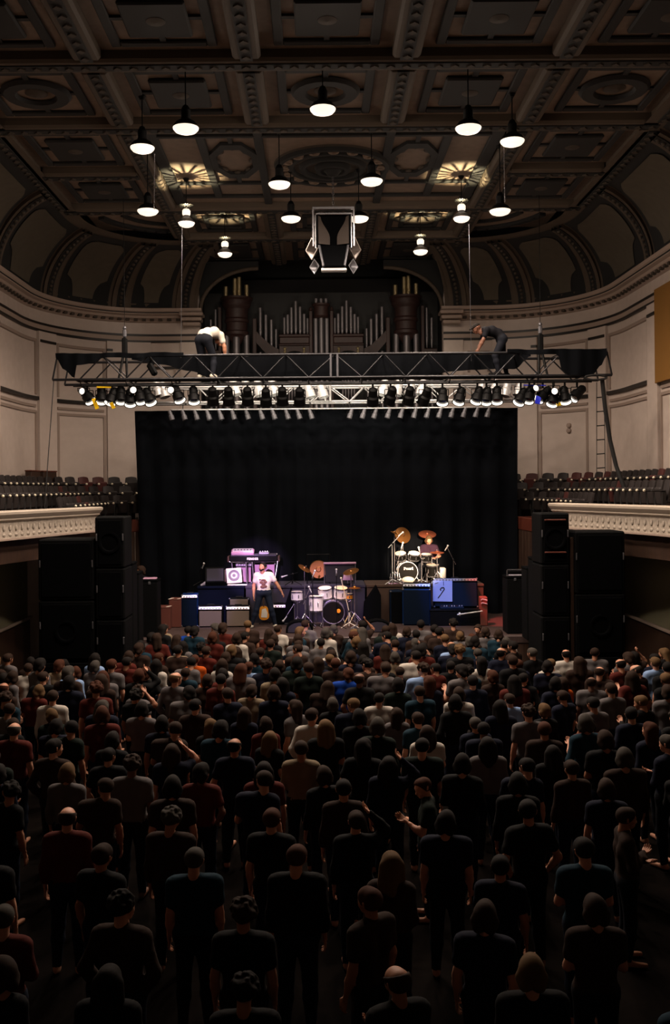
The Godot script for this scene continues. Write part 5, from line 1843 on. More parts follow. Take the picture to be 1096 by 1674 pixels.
	single("crumpled_cloth", skin([[Vector3(-0.08, 0.02, 0), Vector3(0.02, 0.06, 0), 0.035, 0.05], [Vector3(0.02, 0.06, 0), Vector3(0.08, 0.02, 0.02), 0.05, 0.03], [Vector3(0.03, 0.08, 0), Vector3(0.06, 0.13, 0), 0.04, 0.03]], 0.014, 0.03), mats.panel_silver, "small crumpled pale cloth on the left edge of the keyboard riser", "cloth", "", T(Vector3(-3.46, rz, -28.1)))
	# guitar on a stand behind the man
	var g := thing("electric_guitar", "amber and white electric guitar standing behind the man's legs", "guitar", Vector3(-1.734, fl + 0.12, -27.7))
	g.rotation = Vector3(-0.2, 0.2, 0.0)
	var out := PackedVector2Array()
	for k in 28:
		var f := TAU * k / 28.0
		var rr := 0.16 + 0.035 * cos(2.0 * f + PI) + (0.02 if sin(f) < 0 else 0.0)
		out.append(Vector2(cos(f) * rr, 0.2 + sin(f) * 0.2))
	part("guitar_body", S().slab(out, 0.045), mats.drum_amber, g)
	part("pickguard", S().slab(PackedVector2Array([Vector2(-0.09, 0.08), Vector2(0.08, 0.06), Vector2(0.1, 0.2), Vector2(0.05, 0.33), Vector2(-0.06, 0.3)]), 0.008, T(Vector3(0, 0, 0.027))), mats.white_case, g)
	part("neck", S().box(Vector3(0, 0.68, 0.01), Vector3(0.045, 0.64, 0.03), 0.01), mats.brown_wood, g)
	part("headstock", S().box(Vector3(0.01, 1.08, 0.0), Vector3(0.08, 0.18, 0.02), 0.008), mats.brown_wood, g)
	for k in 3:
		part("tuning_peg", S().tube(Vector3(0.05, 1.02 + 0.05 * k, 0), Vector3(0.085, 1.02 + 0.05 * k, 0), 0.01), mats.chrome, g)
	part("stand", S().path([Vector3(-0.16, -0.11, 0.12), Vector3(0, 0.05, -0.06), Vector3(0.16, -0.11, 0.12)], 0.012, 5), mats.black_paint, g)
	mic_stand("low microphone stand with a bright boom, right of the standing man", Vector3(-0.866, fl, -27.4), 0.62, Vector3(-0.29, 0.18, 0.1), Vector3(-0.6, -0.7, 0.2), mats.chrome)
	mic_stand("thin boom microphone stand on the platform between man and white drums", Vector3(-0.925, fl + 1.06, -28.1), 0.32, Vector3(-0.26, 0.26, 0.1), Vector3(-1, -0.3, 0), mats.black_paint)


func build_right_gear() -> void:
	var fl := 1.3
	# dark blue amplifier stacks
	amp("bass_cabinet", "dark blue speaker cabinet partly hidden at the left of the blue pair", Vector3(2.027, fl, -27.6), 0.413, 2.222 - fl, 0.4, mats.amp_blue, mats.grille_black, null)
	amp("bass_cabinet", "tall blue speaker cabinet with lighter right side, in front of the drummer", Vector3(2.52, fl, -27.2), 0.78, 2.311 - fl, 0.45, mats.amp_blue_side, mats.amp_blue, null, -0.16)
	var hd := amp("guitar_amp", "flat black amplifier head lying on the tall blue cabinet", Vector3(2.531, 2.311 + 0.005, -27.25), 0.783, 0.15, 0.34, mats.black_case, mats.grille_black, mats.steel_grey, -0.16)
	hd.set_meta("category", "amplifier")
	var wa := amp("leaning_amp", "wide blue amplifier tilted back on the right, bearing a paper drawing", Vector3(3.647, 1.707 + 0.06, -27.4), 1.23, 0.82, 0.4, mats.amp_blue, mats.amp_blue, mats.steel_grey, -0.05)
	wa.rotation.x = -0.15
	var pd := thing("paper_drawing", "pale blue paper with a black hooked brush stroke, taped on the leaning amplifier", "drawing", Vector3(3.279, 2.226, -27.43))
	pd.rotation = Vector3(-0.15, -0.05, -0.02)
	part("paper", S().box(Vector3.ZERO, Vector3(0.54, 0.58, 0.008)), mats.paper_blue, pd)
	part("brush_stroke", S().path([Vector3(-0.13, -0.2, 0.006), Vector3(-0.04, -0.08, 0.006), Vector3(0.05, 0.06, 0.006), Vector3(0.03, 0.1, 0.006), Vector3(-0.04, 0.09, 0.006), Vector3(-0.07, 0.04, 0.006), Vector3(-0.04, 0.01, 0.006)], 0.014, 5), mats.ink, pd)
	part("brush_stroke", S().path([Vector3(0.03, 0.15, 0.006), Vector3(0.02, 0.27, 0.006)], 0.007, 4), mats.ink, pd)
	part("brush_stroke", S().path([Vector3(-0.22, 0.2, 0.006), Vector3(-0.12, 0.23, 0.006)], 0.008, 4), mats.ink, pd)
	# mixer on the block that carries the leaning amplifier
	var bl := thing("black_trunk", "long black trunk under the leaning blue amplifier", "trunk", Vector3(3.601, fl, -27.05))
	var th := 1.707 - fl
	part("body", S().box(Vector3(0, th / 2, -0.4), Vector3(1.43, th, 0.8), 0.02), mats.black_case, bl)
	part("lid", S().box(Vector3(0, th + 0.02, -0.4), Vector3(1.447, 0.04, 0.82), 0.01), mats.black_case, bl)
	var k2 := thing("small_mixer", "small mixer with coloured knobs below the leaning blue amplifier", "mixer", Vector3(3.502, fl + th + 0.045, -27.2))
	part("case", S().box(Vector3(0, 0.03, 0), Vector3(0.66, 0.07, 0.22), 0.012, Basis(Vector3.RIGHT, 0.2)), mats.amp_blue, k2)
	for k in 9:
		part("knob", S().lathe([Vector2(0.014, 0), Vector2(0.012, 0.03), Vector2(0, 0.03)], 8, T(Vector3(-0.28 + 0.07 * k, 0.07, 0.0))), [mats.chair_red, mats.panel_silver, mats.panel_silver][k % 3], k2)
	single("spare_stand", S().tube(Vector3(3.607, 1.628, -26.9), Vector3(4.296, 1.722, -26.9), 0.022, 0.018, 8).lathe([Vector2(0, -0.02), Vector2(0.05, -0.02), Vector2(0.05, 0.02), Vector2(0, 0.02)], 10, along(Vector3(3.674, 1.644, -26.9), Vector3(1, 0.15, 0))), mats.alloy_can, "folded pale metal stand lying across the front of the trunk", "stand")
	var ca := thing("orange_case", "small case with pink lit handles at the right end of the gear", "case", Vector3(4.364, fl, -27.0))
	var hh := 2.096 - fl
	part("body", S().box(Vector3(0, hh / 2, -0.15), Vector3(0.2, hh, 0.3), 0.02), mats.red_box, ca)
	for k in 2:
		part("handle", S().path([Vector3(-0.08, hh - 0.08 - 0.1 * k, 0.02), Vector3(-0.06, hh - 0.05 - 0.1 * k, 0.05), Vector3(0.06, hh - 0.08 - 0.1 * k, 0.05), Vector3(0.08, hh - 0.1 - 0.1 * k, 0.02)], 0.016, 5), mats.panel_silver, ca)
	mic_stand("microphone on a slanting boom stand right of the drummer", Vector3(3.712, 2.36, -28.3), 3.034 - 2.36, Vector3(-0.194, 3.405 - 2.36, 0.1), Vector3(0.35, 0.6, 0.2), mats.chrome)
	single("white_case", S().box(Vector3(0, 0.22, 0), Vector3(0.2, 0.4, 0.3), 0.03).box(Vector3(0, 0.01, 0), Vector3(0.22, 0.03, 0.32), 0.008), mats.white_case, "upright white case beside the drummer's seat", "case", "", T(Vector3(3.43, 2.36, -28.7)))


func build_center_kit() -> void:
	var fl := 1.3
	var z := -27.2
	# bass drum with two toms mounted on it
	var k := thing("bass_drum", "black headed bass drum carrying two white toms, center stage", "drum", Vector3(0.209, fl, z))
	var f := drum(k, "bass_shell", 0.31, 0.36, along(Vector3(0, 0.38, -0.36), Vector3(0, 0, 1)), mats.drum_white, mats.drum_black)
	f.name = "bass_shell"
	for sx in [-1.0, 1.0]:
		part("spur", S().tube(Vector3(0.26 * sx, 0.25, -0.06), Vector3(0.36 * sx, 0.0, 0.05), 0.012), mats.chrome, k)
		drum(k, "tom", 0.19, 0.3, Transform3D(Basis.from_euler(Vector3(0.22, 0, -0.06 * sx)), Vector3(0.205 * sx, 0.76, -0.22)), mats.drum_white, mats.drum_skin)
		part("tom_arm", S().tube(Vector3(0.03 * sx, 0.66, -0.2), Vector3(0.04 * sx, 0.98, -0.2), 0.014), mats.chrome, k)
	part("pad", S().lathe([Vector2(0, 0.02), Vector2(0.05, 0.02), Vector2(0.06, 0.0)], 14, along(Vector3(0.15, 0.42, 0.012), Vector3(0, 0, 1))), mats.drum_amber, k)
	# floor tom
	var ft := thing("floor_tom", "white floor tom on three legs, left of the bass drum", "drum", Vector3(-0.266, fl, z))
	drum(ft, "tom_shell", 0.2, 0.42, T(Vector3(0, 0.42, 0)), mats.drum_white, mats.drum_skin)
	for i in 3:
		var a := TAU * i / 3.0 + 0.5
		part("leg", S().tube(Vector3(cos(a) * 0.21, 0, sin(a) * 0.21), Vector3(cos(a) * 0.21, 0.6, sin(a) * 0.21), 0.01), mats.chrome, ft)
	for d in [["snare drum with blue and orange reflections, far left of the white kit", Vector3(-0.793, 1.994, -27.4), 0.17, 0.26, "drum_white", "snare_drum"], ["small amber lit snare drum, right of the white toms", Vector3(0.629, 2.004, -27.5), 0.15, 0.16, "drum_amber", "snare_drum"]]:
		var o := thing(d[5], d[0], "drum", Vector3(d[1].x, fl, d[1].z))
		var y: float = d[1].y - fl
		drum(o, "snare_shell", d[2], d[3], T(Vector3(0, y, 0)), mats[d[4]], mats.drum_skin)
		part("stand_pole", S().tube(Vector3(0, 0.1, 0), Vector3(0, y, 0), 0.014), mats.chrome, o)
		for i in 3:
			var a := TAU * i / 3.0
			part("stand_leg", S().tube(Vector3(0, 0.25, 0), Vector3(cos(a) * 0.25, 0.01, sin(a) * 0.25), 0.011), mats.chrome, o)
			part("basket_arm", S().tube(Vector3(0, y - 0.08, 0), Vector3(cos(a) * d[2], y + 0.02, sin(a) * d[2]), 0.01), mats.chrome, o)
	cymbal_stand("steeply tilted cymbal at the left of the white drum kit", Vector3(-0.578, fl, -27.2), 2.897 - fl, 0.19, Vector3(0.3, 0, -0.55), mats.bronze)
	cymbal_stand("amber lit cymbal at the right of the white drum kit", Vector3(0.73, fl, -27.75), 2.754 - fl, 0.23, Vector3(0.3, 0, 0.25), mats.bronze)
	cymbal_stand("flat pair of hi-hat cymbals low on the right of the white kit", Vector3(0.812, fl, -27.3), 2.332 - fl, 0.17, Vector3(0.05, 0, 0), mats.bronze)
	# gong behind
	var g := thing("gong", "large dim brown gong behind the left of the white drum kit", "gong", Vector3(-0.184, 2.36, -28.4))
	part("gong_disc", S().lathe([Vector2(0, 0.03), Vector2(0.06, 0.03), Vector2(0.08, 0.01), Vector2(0.25, 0.012), Vector2(0.27, -0.03), Vector2(0.26, -0.04), Vector2(0, -0.01)], 28, along(Vector3(0, 2.777 - 2.36, 0), Vector3(0, 0.05, 1))), mats.bronze, g)
	part("frame", S().path([Vector3(-0.33, 0, 0), Vector3(-0.33, 0.85, 0), Vector3(0.33, 0.85, 0), Vector3(0.33, 0, 0)], 0.016, 6), mats.black_paint, g)
	# rack with a pink lit top bar and a dark panel
	var r := thing("equipment_rack", "dark panel rack with a pale horizontal top bar behind the white kit", "rack", Vector3(0.431, 2.36, -28.35))
	var ry := 2.956 - 2.36
	part("top_bar", S().tube(Vector3(-0.47, ry, 0), Vector3(0.47, ry, 0), 0.035, 0.035, 8), mats.pink_panel, r)
	for sx in [-1.0, 1.0]:
		part("upright", S().tube(Vector3(0.45 * sx, 0, 0), Vector3(0.45 * sx, ry, 0), 0.014), mats.chrome, r)
	part("back_panel", S().box(Vector3(0, ry * 0.5, -0.05), Vector3(0.86, ry * 0.86, 0.04), 0.01), mats.organ_dark, r)
	# music stand
	var ms := thing("music_stand", "grey lilac music stand desk below the amber cymbal", "music stand", Vector3(0.65, 2.36, -28.1))
	part("desk", S().slab(PackedVector2Array([Vector2(-0.15, -0.09), Vector2(0.15, -0.09), Vector2(0.11, 0.09), Vector2(-0.11, 0.09)]), 0.015, Transform3D(Basis(Vector3.RIGHT, -0.35), Vector3(0, 2.576 - 2.36, 0))), mats.pink_panel, ms)
	part("pole", S().tube(Vector3(0, 0, -0.02), Vector3(0, 0.2, -0.02), 0.012), mats.chrome, ms)
	part("foot", S().lathe([Vector2(0, 0.03), Vector2(0.12, 0.02), Vector2(0.12, 0)], 12), mats.black_paint, ms)
	mic_stand("microphone with a bright slanted body, over the floor tom", Vector3(-0.352, fl, -26.9), 2.668 - fl, Vector3(0.05, 2.819 - fl, -0.02), Vector3(0.35, 0.9, 0), mats.black_paint)
	mic_stand("microphone pointing upright just above the two white toms", Vector3(0.297, fl, -26.7), 2.731 - fl, Vector3(0.0, 2.864 - fl, -0.02), Vector3(0, 1, 0), mats.black_paint)
	mic_stand("leaning amber boom stand crossing in front of the small snare", Vector3(0.637, fl, -26.9), 0.45, Vector3(-0.201, 2.611 - fl, 0.0), Vector3(-0.2, 1, 0), mats.brass)
	mic_stand("short microphone stand left of the floor tom, its head raised", Vector3(-0.554, fl, -26.9), 0.8, Vector3(0.117, 2.384 - fl, 0.0), Vector3(-0.4, 0.9, 0), mats.chrome)
	# pedals
	var p := thing("hi_hat_pedal", "shiny chrome foot pedal in front of the bass drum's right side", "pedal", Vector3(0.784, fl, -26.8), -0.5)
	part("foot_plate", S().box(Vector3(0, 0.05, 0), Vector3(0.1, 0.02, 0.28), 0.006, Basis(Vector3.RIGHT, 0.2)), mats.chrome, p)
	part("base_plate", S().box(Vector3(0, 0.01, 0), Vector3(0.12, 0.02, 0.32), 0.006), mats.steel_grey, p)
	part("link_rod", S().tube(Vector3(0, 0.05, -0.13), Vector3(0.04, 0.26, -0.16), 0.012), mats.chrome, p)
	# dark pointed monitors and low wedges along the stage front
	for d in [["pointed black cabinet against the platform, right of the white kit", 1.351, 2.383, 0.42], ["narrow pointed black cabinet against the platform, left of the white kit", -1.009, 2.341, 0.2]]:
		var o := thing("pointed_cabinet", d[0], "speaker", Vector3(d[1], fl, -27.7))
		var h: float = d[2] - fl
		part("body", S().slab(PackedVector2Array([Vector2(-d[3] * 0.7, 0), Vector2(d[3] * 0.5, 0), Vector2(d[3] * 0.5, h * 0.75), Vector2(d[3] * 0.2, h), Vector2(-d[3] * 0.6, h * 0.55)]), 0.4), mats.black_cloth, o)
		part("base_trim", S().box(Vector3(-d[3] * 0.1, 0.03, 0), Vector3(d[3] * 1.25, 0.06, 0.43), 0.01), mats.rubber, o)
	for d in [["rounded dark monitor wedge at the stage front, left of the bass drum", -0.71], ["rounded dark monitor wedge at the stage front, right of the bass drum", 1.365]]:
		var o := thing("floor_wedge", d[0], "speaker", Vector3(d[1], fl, -26.2))
		var sh := PackedVector2Array([Vector2(-0.36, 0), Vector2(0.36, 0)])
		for i in 9:
			var a := PI * i / 8.0
			sh.append(Vector2(cos(a) * 0.36, 0.1 + sin(a) * 0.22))
		part("body", S().slab(sh, 0.45), mats.grille_black, o)
		part("grille", S().slab(sh, 0.02, Transform3D(Basis().scaled(Vector3(0.85, 0.8, 1)), Vector3(0, 0.02, 0.235))), mats.riser_purple, o)


func build_drummer_kit() -> void:
	var fl := 2.36
	var z := -28.5
	var k := thing("bass_drum", "black bass drum with a white maker's name, in front of the seated drummer", "drum", Vector3(2.39, fl, -28.3))
	drum(k, "bass_shell", 0.29, 0.36, along(Vector3(0, 0.33, -0.36), Vector3(0, 0, 1)), mats.drum_black, mats.drum_black)
	var tm := TextMesh.new()
	tm.text = "Pearl"
	var sf := SystemFont.new()
	sf.font_names = PackedStringArray(["Droid Serif"])
	sf.font_weight = 700
	tm.font = sf
	tm.font_size = 40
	tm.pixel_size = 0.0026
	tm.depth = 0.006
	part("lettering", tm, mats.white_case, k, T(Vector3(0.02, 0.43, 0.012)))
	part("pillow", S().ball(Vector3(0, 0.11, 0.1), Vector3(0.19, 0.1, 0.08), 14), mats.drum_skin, k)
	for sx in [-1.0, 1.0]:
		part("spur", S().tube(Vector3(0.25 * sx, 0.22, -0.06), Vector3(0.34 * sx, 0.0, 0.05), 0.012), mats.chrome, k)
		drum(k, "tom", 0.17, 0.2, Transform3D(Basis.from_euler(Vector3(0.35, 0, -0.08 * sx)), Vector3(0.19 * sx, 0.68, -0.16)), mats.drum_black, mats.drum_skin)
		part("tom_arm", S().tube(Vector3(0.03 * sx, 0.58, -0.2), Vector3(0.05 * sx, 0.82, -0.2), 0.013), mats.chrome, k)
	for d in [["black tom on a stand at the drummer's left hand", 2.946, 0.62, 0.16, 0.22], ["black floor tom beside the drummer's knee", 3.112, 0.2, 0.19, 0.34]]:
		var o := thing("tom_drum", d[0], "drum", Vector3(d[1], fl, -28.4))
		drum(o, "tom_shell", d[3], d[4], Transform3D(Basis(Vector3.RIGHT, 0.15), Vector3(0, d[2], 0)), mats.drum_black, mats.drum_skin)
		for i in 3:
			var a := TAU * i / 3.0 + 0.5
			part("leg", S().tube(Vector3(cos(a) * 0.2, 0, sin(a) * 0.2), Vector3(cos(a) * d[3], d[2] + 0.1, sin(a) * d[3]), 0.01), mats.chrome, o)
	cymbal_stand("large cymbal tipped almost upright at the drummer's left of frame", Vector3(2.316, fl, -28.95), 3.702 - fl, 0.25, Vector3(1.2, 0, -0.35), mats.bronze)
	cymbal_stand("reddish cymbal lying flat directly above the drummer's head", Vector3(3.056, fl, -29.1), 3.724 - fl, 0.26, Vector3(0.42, 0, 0.0), mats.red_bronze)
	cymbal_stand("small cymbal in front of the drummer's chest, right side", Vector3(3.23, fl, -28.2), 3.238 - fl, 0.2, Vector3(0.1, 0, 0.0), mats.red_bronze)
	cymbal_stand("splash cymbal pointing left beside the upright cymbal", Vector3(2.012, fl, -28.3), 3.807 - fl, 0.12, Vector3(0.1, 0, -0.45), mats.bronze)
	mic_stand("bright boom microphone stand slanting at the drum riser's left edge", Vector3(1.931, fl, -28.1), 3.519 - fl, Vector3(0.28, 3.814 - fl, -0.05), Vector3(0.8, 0.6, 0), mats.alloy_can)
	mic_stand("chrome microphone stand right of the slanting boom stand", Vector3(2.097, fl, -28.0), 3.069 - fl, Vector3(0.122, 3.505 - fl, 0.0), Vector3(0.3, 0.9, 0), mats.chrome)
	mic_stand("short microphone reaching over the black toms", Vector3(2.761, fl, -28.0), 0.7, Vector3(-0.06, 3.361 - fl, -0.1), Vector3(-0.2, 0.9, 0), mats.chrome)
	var hw := thing("drum_hardware", "cluster of folded chrome drum hardware on the riser's left edge", "drum hardware", Vector3(2.009, fl, -28.15))
	for i in 5:
		part("rod", S().tube(Vector3(-0.16 + 0.08 * i, 0.0, 0.05), Vector3(-0.12 + 0.06 * i, 0.3 + 0.05 * (i % 2), 0.0), 0.016), mats.chrome, hw)
		part("clamp", S().ball(Vector3(-0.14 + 0.07 * i, 0.18, 0.04), Vector3(0.03, 0.025, 0.03), 8), mats.chrome, hw)
	part("base_bar", S().tube(Vector3(-0.2, 0.02, 0.08), Vector3(0.2, 0.02, 0.08), 0.018), mats.pink_panel, hw)
	var st := thing("drum_stool", "round black drum stool under the drummer", "stool", Vector3(3.076, fl, -28.85))
	part("cushion", S().lathe([Vector2(0, 0.48), Vector2(0.15, 0.48), Vector2(0.17, 0.45), Vector2(0.16, 0.4), Vector2(0, 0.4)], 18), mats.black_case, st)
	part("pole", S().tube(Vector3(0, 0.1, 0), Vector3(0, 0.4, 0), 0.02), mats.chrome, st)
	for i in 3:
		var a := TAU * i / 3.0
		part("leg", S().tube(Vector3(0, 0.2, 0), Vector3(cos(a) * 0.24, 0.01, sin(a) * 0.24), 0.014), mats.chrome, st)


# ---------------------------------------------------------------- people
# joints of a figure that stands at the origin and faces -z
func stance(o := {}) -> Dictionary:
	var j := {
		"pelvis": Vector3(0, 0.94, 0), "waist": Vector3(0, 1.1, 0.0), "chest": Vector3(0, 1.28, 0.01), "neck": Vector3(0, 1.46, 0.02), "head": Vector3(0, 1.63, -0.005), "side": Vector3(1, 0, 0),
		"hip_l": Vector3(-0.095, 0.92, 0), "hip_r": Vector3(0.095, 0.92, 0), "knee_l": Vector3(-0.11, 0.5, -0.02), "knee_r": Vector3(0.11, 0.5, -0.02), "ankle_l": Vector3(-0.12, 0.085, 0.02), "ankle_r": Vector3(0.12, 0.085, 0.02),
		"toe_l": Vector3(-0.14, 0.035, -0.17), "toe_r": Vector3(0.14, 0.035, -0.17),
		"shoulder_l": Vector3(-0.185, 1.41, 0.02), "shoulder_r": Vector3(0.185, 1.41, 0.02), "elbow_l": Vector3(-0.24, 1.13, 0.03), "elbow_r": Vector3(0.24, 1.13, 0.03), "wrist_l": Vector3(-0.25, 0.88, -0.05), "wrist_r": Vector3(0.25, 0.88, -0.05),
		"head_turn": Vector3.ZERO, "slim": 1.0,
	}
	j.merge(o, true)
	return j


func torso(j: Dictionary) -> Array:
	var s: Vector3 = j.side
	var w: float = j.slim
	return [
		[j.hip_l + (j.waist - j.pelvis) * 0.2, j.hip_r + (j.waist - j.pelvis) * 0.2, 0.1 * w, 0.1 * w],
		[j.pelvis - s * 0.06, j.waist - s * 0.06, 0.1 * w, 0.09 * w], [j.pelvis + s * 0.06, j.waist + s * 0.06, 0.1 * w, 0.09 * w],
		[j.waist - s * 0.06, j.chest - s * 0.09 * w, 0.09 * w, 0.1 * w], [j.waist + s * 0.06, j.chest + s * 0.09 * w, 0.09 * w, 0.1 * w],
		[j.chest - s * 0.09 * w, j.shoulder_l.lerp(j.neck, 0.3), 0.1 * w, 0.06], [j.chest + s * 0.09 * w, j.shoulder_r.lerp(j.neck, 0.3), 0.1 * w, 0.06],
		[j.shoulder_l, j.shoulder_r, 0.055, 0.055],
		[j.shoulder_l, j.neck, 0.045, 0.05], [j.shoulder_r, j.neck, 0.045, 0.05],
	]


func arms(j: Dictionary, reach := 2.0) -> Array:
	var r := []
	for s in ["l", "r"]:
		var a: Vector3 = j["shoulder_" + s]
		var e: Vector3 = j["elbow_" + s]
		var w: Vector3 = j["wrist_" + s]
		if reach < 1.0:
			r.append([a, a.lerp(e, reach), 0.056, 0.054])
		else:
			r.append([a, e, 0.052, 0.041])
			r.append([e, e.lerp(w, 0.35), 0.04, 0.041])
			r.append([e.lerp(w, 0.35), w, 0.041, 0.027])
	return r


func legs(j: Dictionary) -> Array:
	var r := []
	for s in ["l", "r"]:
		r.append([j["hip_" + s], j["knee_" + s], 0.09, 0.058])
		r.append([j["knee_" + s], j["knee_" + s].lerp(j["ankle_" + s], 0.35), 0.057, 0.056])
		r.append([j["knee_" + s].lerp(j["ankle_" + s], 0.35), j["ankle_" + s], 0.056, 0.036])
	return r


func feet(j: Dictionary) -> Array:
	var r := []
	for s in ["l", "r"]:
		var a: Vector3 = j["ankle_" + s]
		var t: Vector3 = j["toe_" + s]
		r.append([Vector3(a.x, t.y + 0.005, a.z) + (a - t) * 0.2 * Vector3(1, 0, 1), t, 0.036, 0.034])
		r.append([a, Vector3(a.x, t.y + 0.02, a.z), 0.036, 0.04])
	return r


var head_mesh: ArrayMesh
var hand_l: ArrayMesh
var hand_r: ArrayMesh


func make_head() -> ArrayMesh:
	var b := [
		[Vector3(0, 0.025, 0.03), Vector3(0, 0.03, -0.015), 0.085, 0.082], [Vector3(0, -0.02, -0.03), Vector3(0, -0.075, -0.05), 0.066, 0.036],
		[Vector3(-0.03, -0.03, -0.055), Vector3(0.03, -0.03, -0.055), 0.036, 0.036], [Vector3(0, 0.0, -0.095), Vector3(0, -0.032, -0.112), 0.01, 0.014],
		[Vector3(-0.012, -0.035, -0.1), Vector3(0.012, -0.035, -0.1), 0.009, 0.009], [Vector3(-0.036, 0.02, -0.083), Vector3(0.036, 0.02, -0.083), 0.013, 0.013],
		[Vector3(-0.02, -0.062, -0.087), Vector3(0.02, -0.062, -0.087), 0.008, 0.008], [Vector3(-0.016, -0.071, -0.085), Vector3(0.016, -0.071, -0.085), 0.009, 0.009],
		[Vector3(0, -0.092, -0.072), Vector3(0, -0.09, -0.07), 0.016, 0.016],
		[Vector3(-0.033, -0.003, -0.076), Vector3(-0.033, -0.003, -0.077), 0.014, 0.014], [Vector3(0.033, -0.003, -0.076), Vector3(0.033, -0.003, -0.077), 0.014, 0.014],
		[Vector3(-0.082, -0.02, 0.012), Vector3(-0.088, 0.018, 0.02), 0.009, 0.013], [Vector3(0.082, -0.02, 0.012), Vector3(0.088, 0.018, 0.02), 0.009, 0.013],
		[Vector3(0, -0.06, 0.02), Vector3(0, -0.14, 0.03), 0.055, 0.055],
	]
	return skin(b, 0.0085, 0.02)


# wrist at the origin, fingers towards -y, thumb towards -z, palm facing inwards
func make_hand(sg: float) -> ArrayMesh:
	var b := [[Vector3(0, 0.02, 0), Vector3(0, -0.02, 0), 0.024, 0.022]]
	for k in 4:
		var z := -0.03 + 0.02 * k
		b.append([Vector3(0, -0.02, z * 0.6), Vector3(0, -0.085, z), 0.014, 0.012])
		var l: float = [0.068, 0.078, 0.072, 0.056][k]
		var p := Vector3(0, -0.085, z)
		var dir := Vector3(-sg * 0.2, -1, z * 2.0).normalized()
		var q := p + dir * l * 0.45
		var d2 := Vector3(-sg * 0.75, -1, z).normalized()
		var q2 := q + d2 * l * 0.32
		b.append([p, q, 0.0095, 0.009])
		b.append([q, q2, 0.009, 0.0082])
		b.append([q2, q2 + Vector3(-sg * 1.3, -0.8, 0).normalized() * l * 0.25, 0.0082, 0.007])
	b.append([Vector3(0, -0.02, -0.02), Vector3(-sg * 0.012, -0.055, -0.05), 0.016, 0.012])
	b.append([Vector3(-sg * 0.012, -0.055, -0.05), Vector3(-sg * 0.022, -0.095, -0.056), 0.011, 0.008])
	return skin(b, 0.006, 0.006)


func ready_hands() -> void:
	if head_mesh == null:
		head_mesh = make_head()
		hand_l = make_hand(-1.0)
		hand_r = make_hand(1.0)


func head_frame(j: Dictionary) -> Transform3D:
	return Transform3D(Basis.from_euler(j.head_turn), j.head)


func body_mesh(j: Dictionary, cell: float) -> ArrayMesh:
	ready_hands()
	var b := torso(j) + arms(j) + legs(j) + feet(j)
	b.append([j.neck, j.head - Basis.from_euler(j.head_turn) * Vector3(0, 0.09, -0.02), 0.055, 0.05])
	var list := [[skin(b, cell, 0.035), Transform3D()], [head_mesh, head_frame(j)]]
	for s in ["l", "r"]:
		var e: Vector3 = j["elbow_" + s]
		var w: Vector3 = j["wrist_" + s]
		var d := (w - e).normalized()
		var f: Vector3 = j.get("thumb_" + s, Vector3(0, 0, -1))
		f = (f - d * f.dot(d)).normalized()
		var bs := Basis(d.cross(f) * 1.0, -d, -f)
		if bs.determinant() < 0:
			bs.x = -bs.x
		list.append([hand_l if s == "l" else hand_r, Transform3D(bs, w)])
	return joined(list)


# people on and above the stage
func dress(o: Node3D, j: Dictionary, cell: float, skin_m: Material, shirt_m: Material, trouser_m: Material, hair_m: Material, hair_style: int, shoe_m: Material, sleeve := 0.55) -> void:
	part("body", body_mesh(j, cell), skin_m, o)
	var up: Vector3 = (j.waist - j.pelvis).normalized()
	part("shirt", skin(torso(j) + arms(j, sleeve), cell, 0.04, [[j.pelvis + up * 0.0, -up]], 0.014), shirt_m, o)
	part("trousers", skin([torso(j)[0], [j.pelvis - j.side * 0.06, j.pelvis - j.side * 0.06 + up * 0.1, 0.1, 0.095], [j.pelvis + j.side * 0.06, j.pelvis + j.side * 0.06 + up * 0.1, 0.1, 0.095]] + legs(j), cell, 0.035, [[j.pelvis + up * 0.1, up]], 0.016), trouser_m, o)
	for s in ["l", "r"]:
		var f := feet(j)
		var k := 0 if s == "l" else 2
		part("shoe", skin([f[k], f[k + 1]], 0.012, 0.03, [], 0.012), shoe_m, o)
	part("hair", hair_mesh(hair_style), hair_m, o, head_frame(j))
	for sx in [-1.0, 1.0]:
		part("eye", S().ball(Vector3(0.033 * sx, -0.003, -0.089), Vector3(0.009, 0.006, 0.005), 8), mats.ink, o, head_frame(j))


var hairs := {}


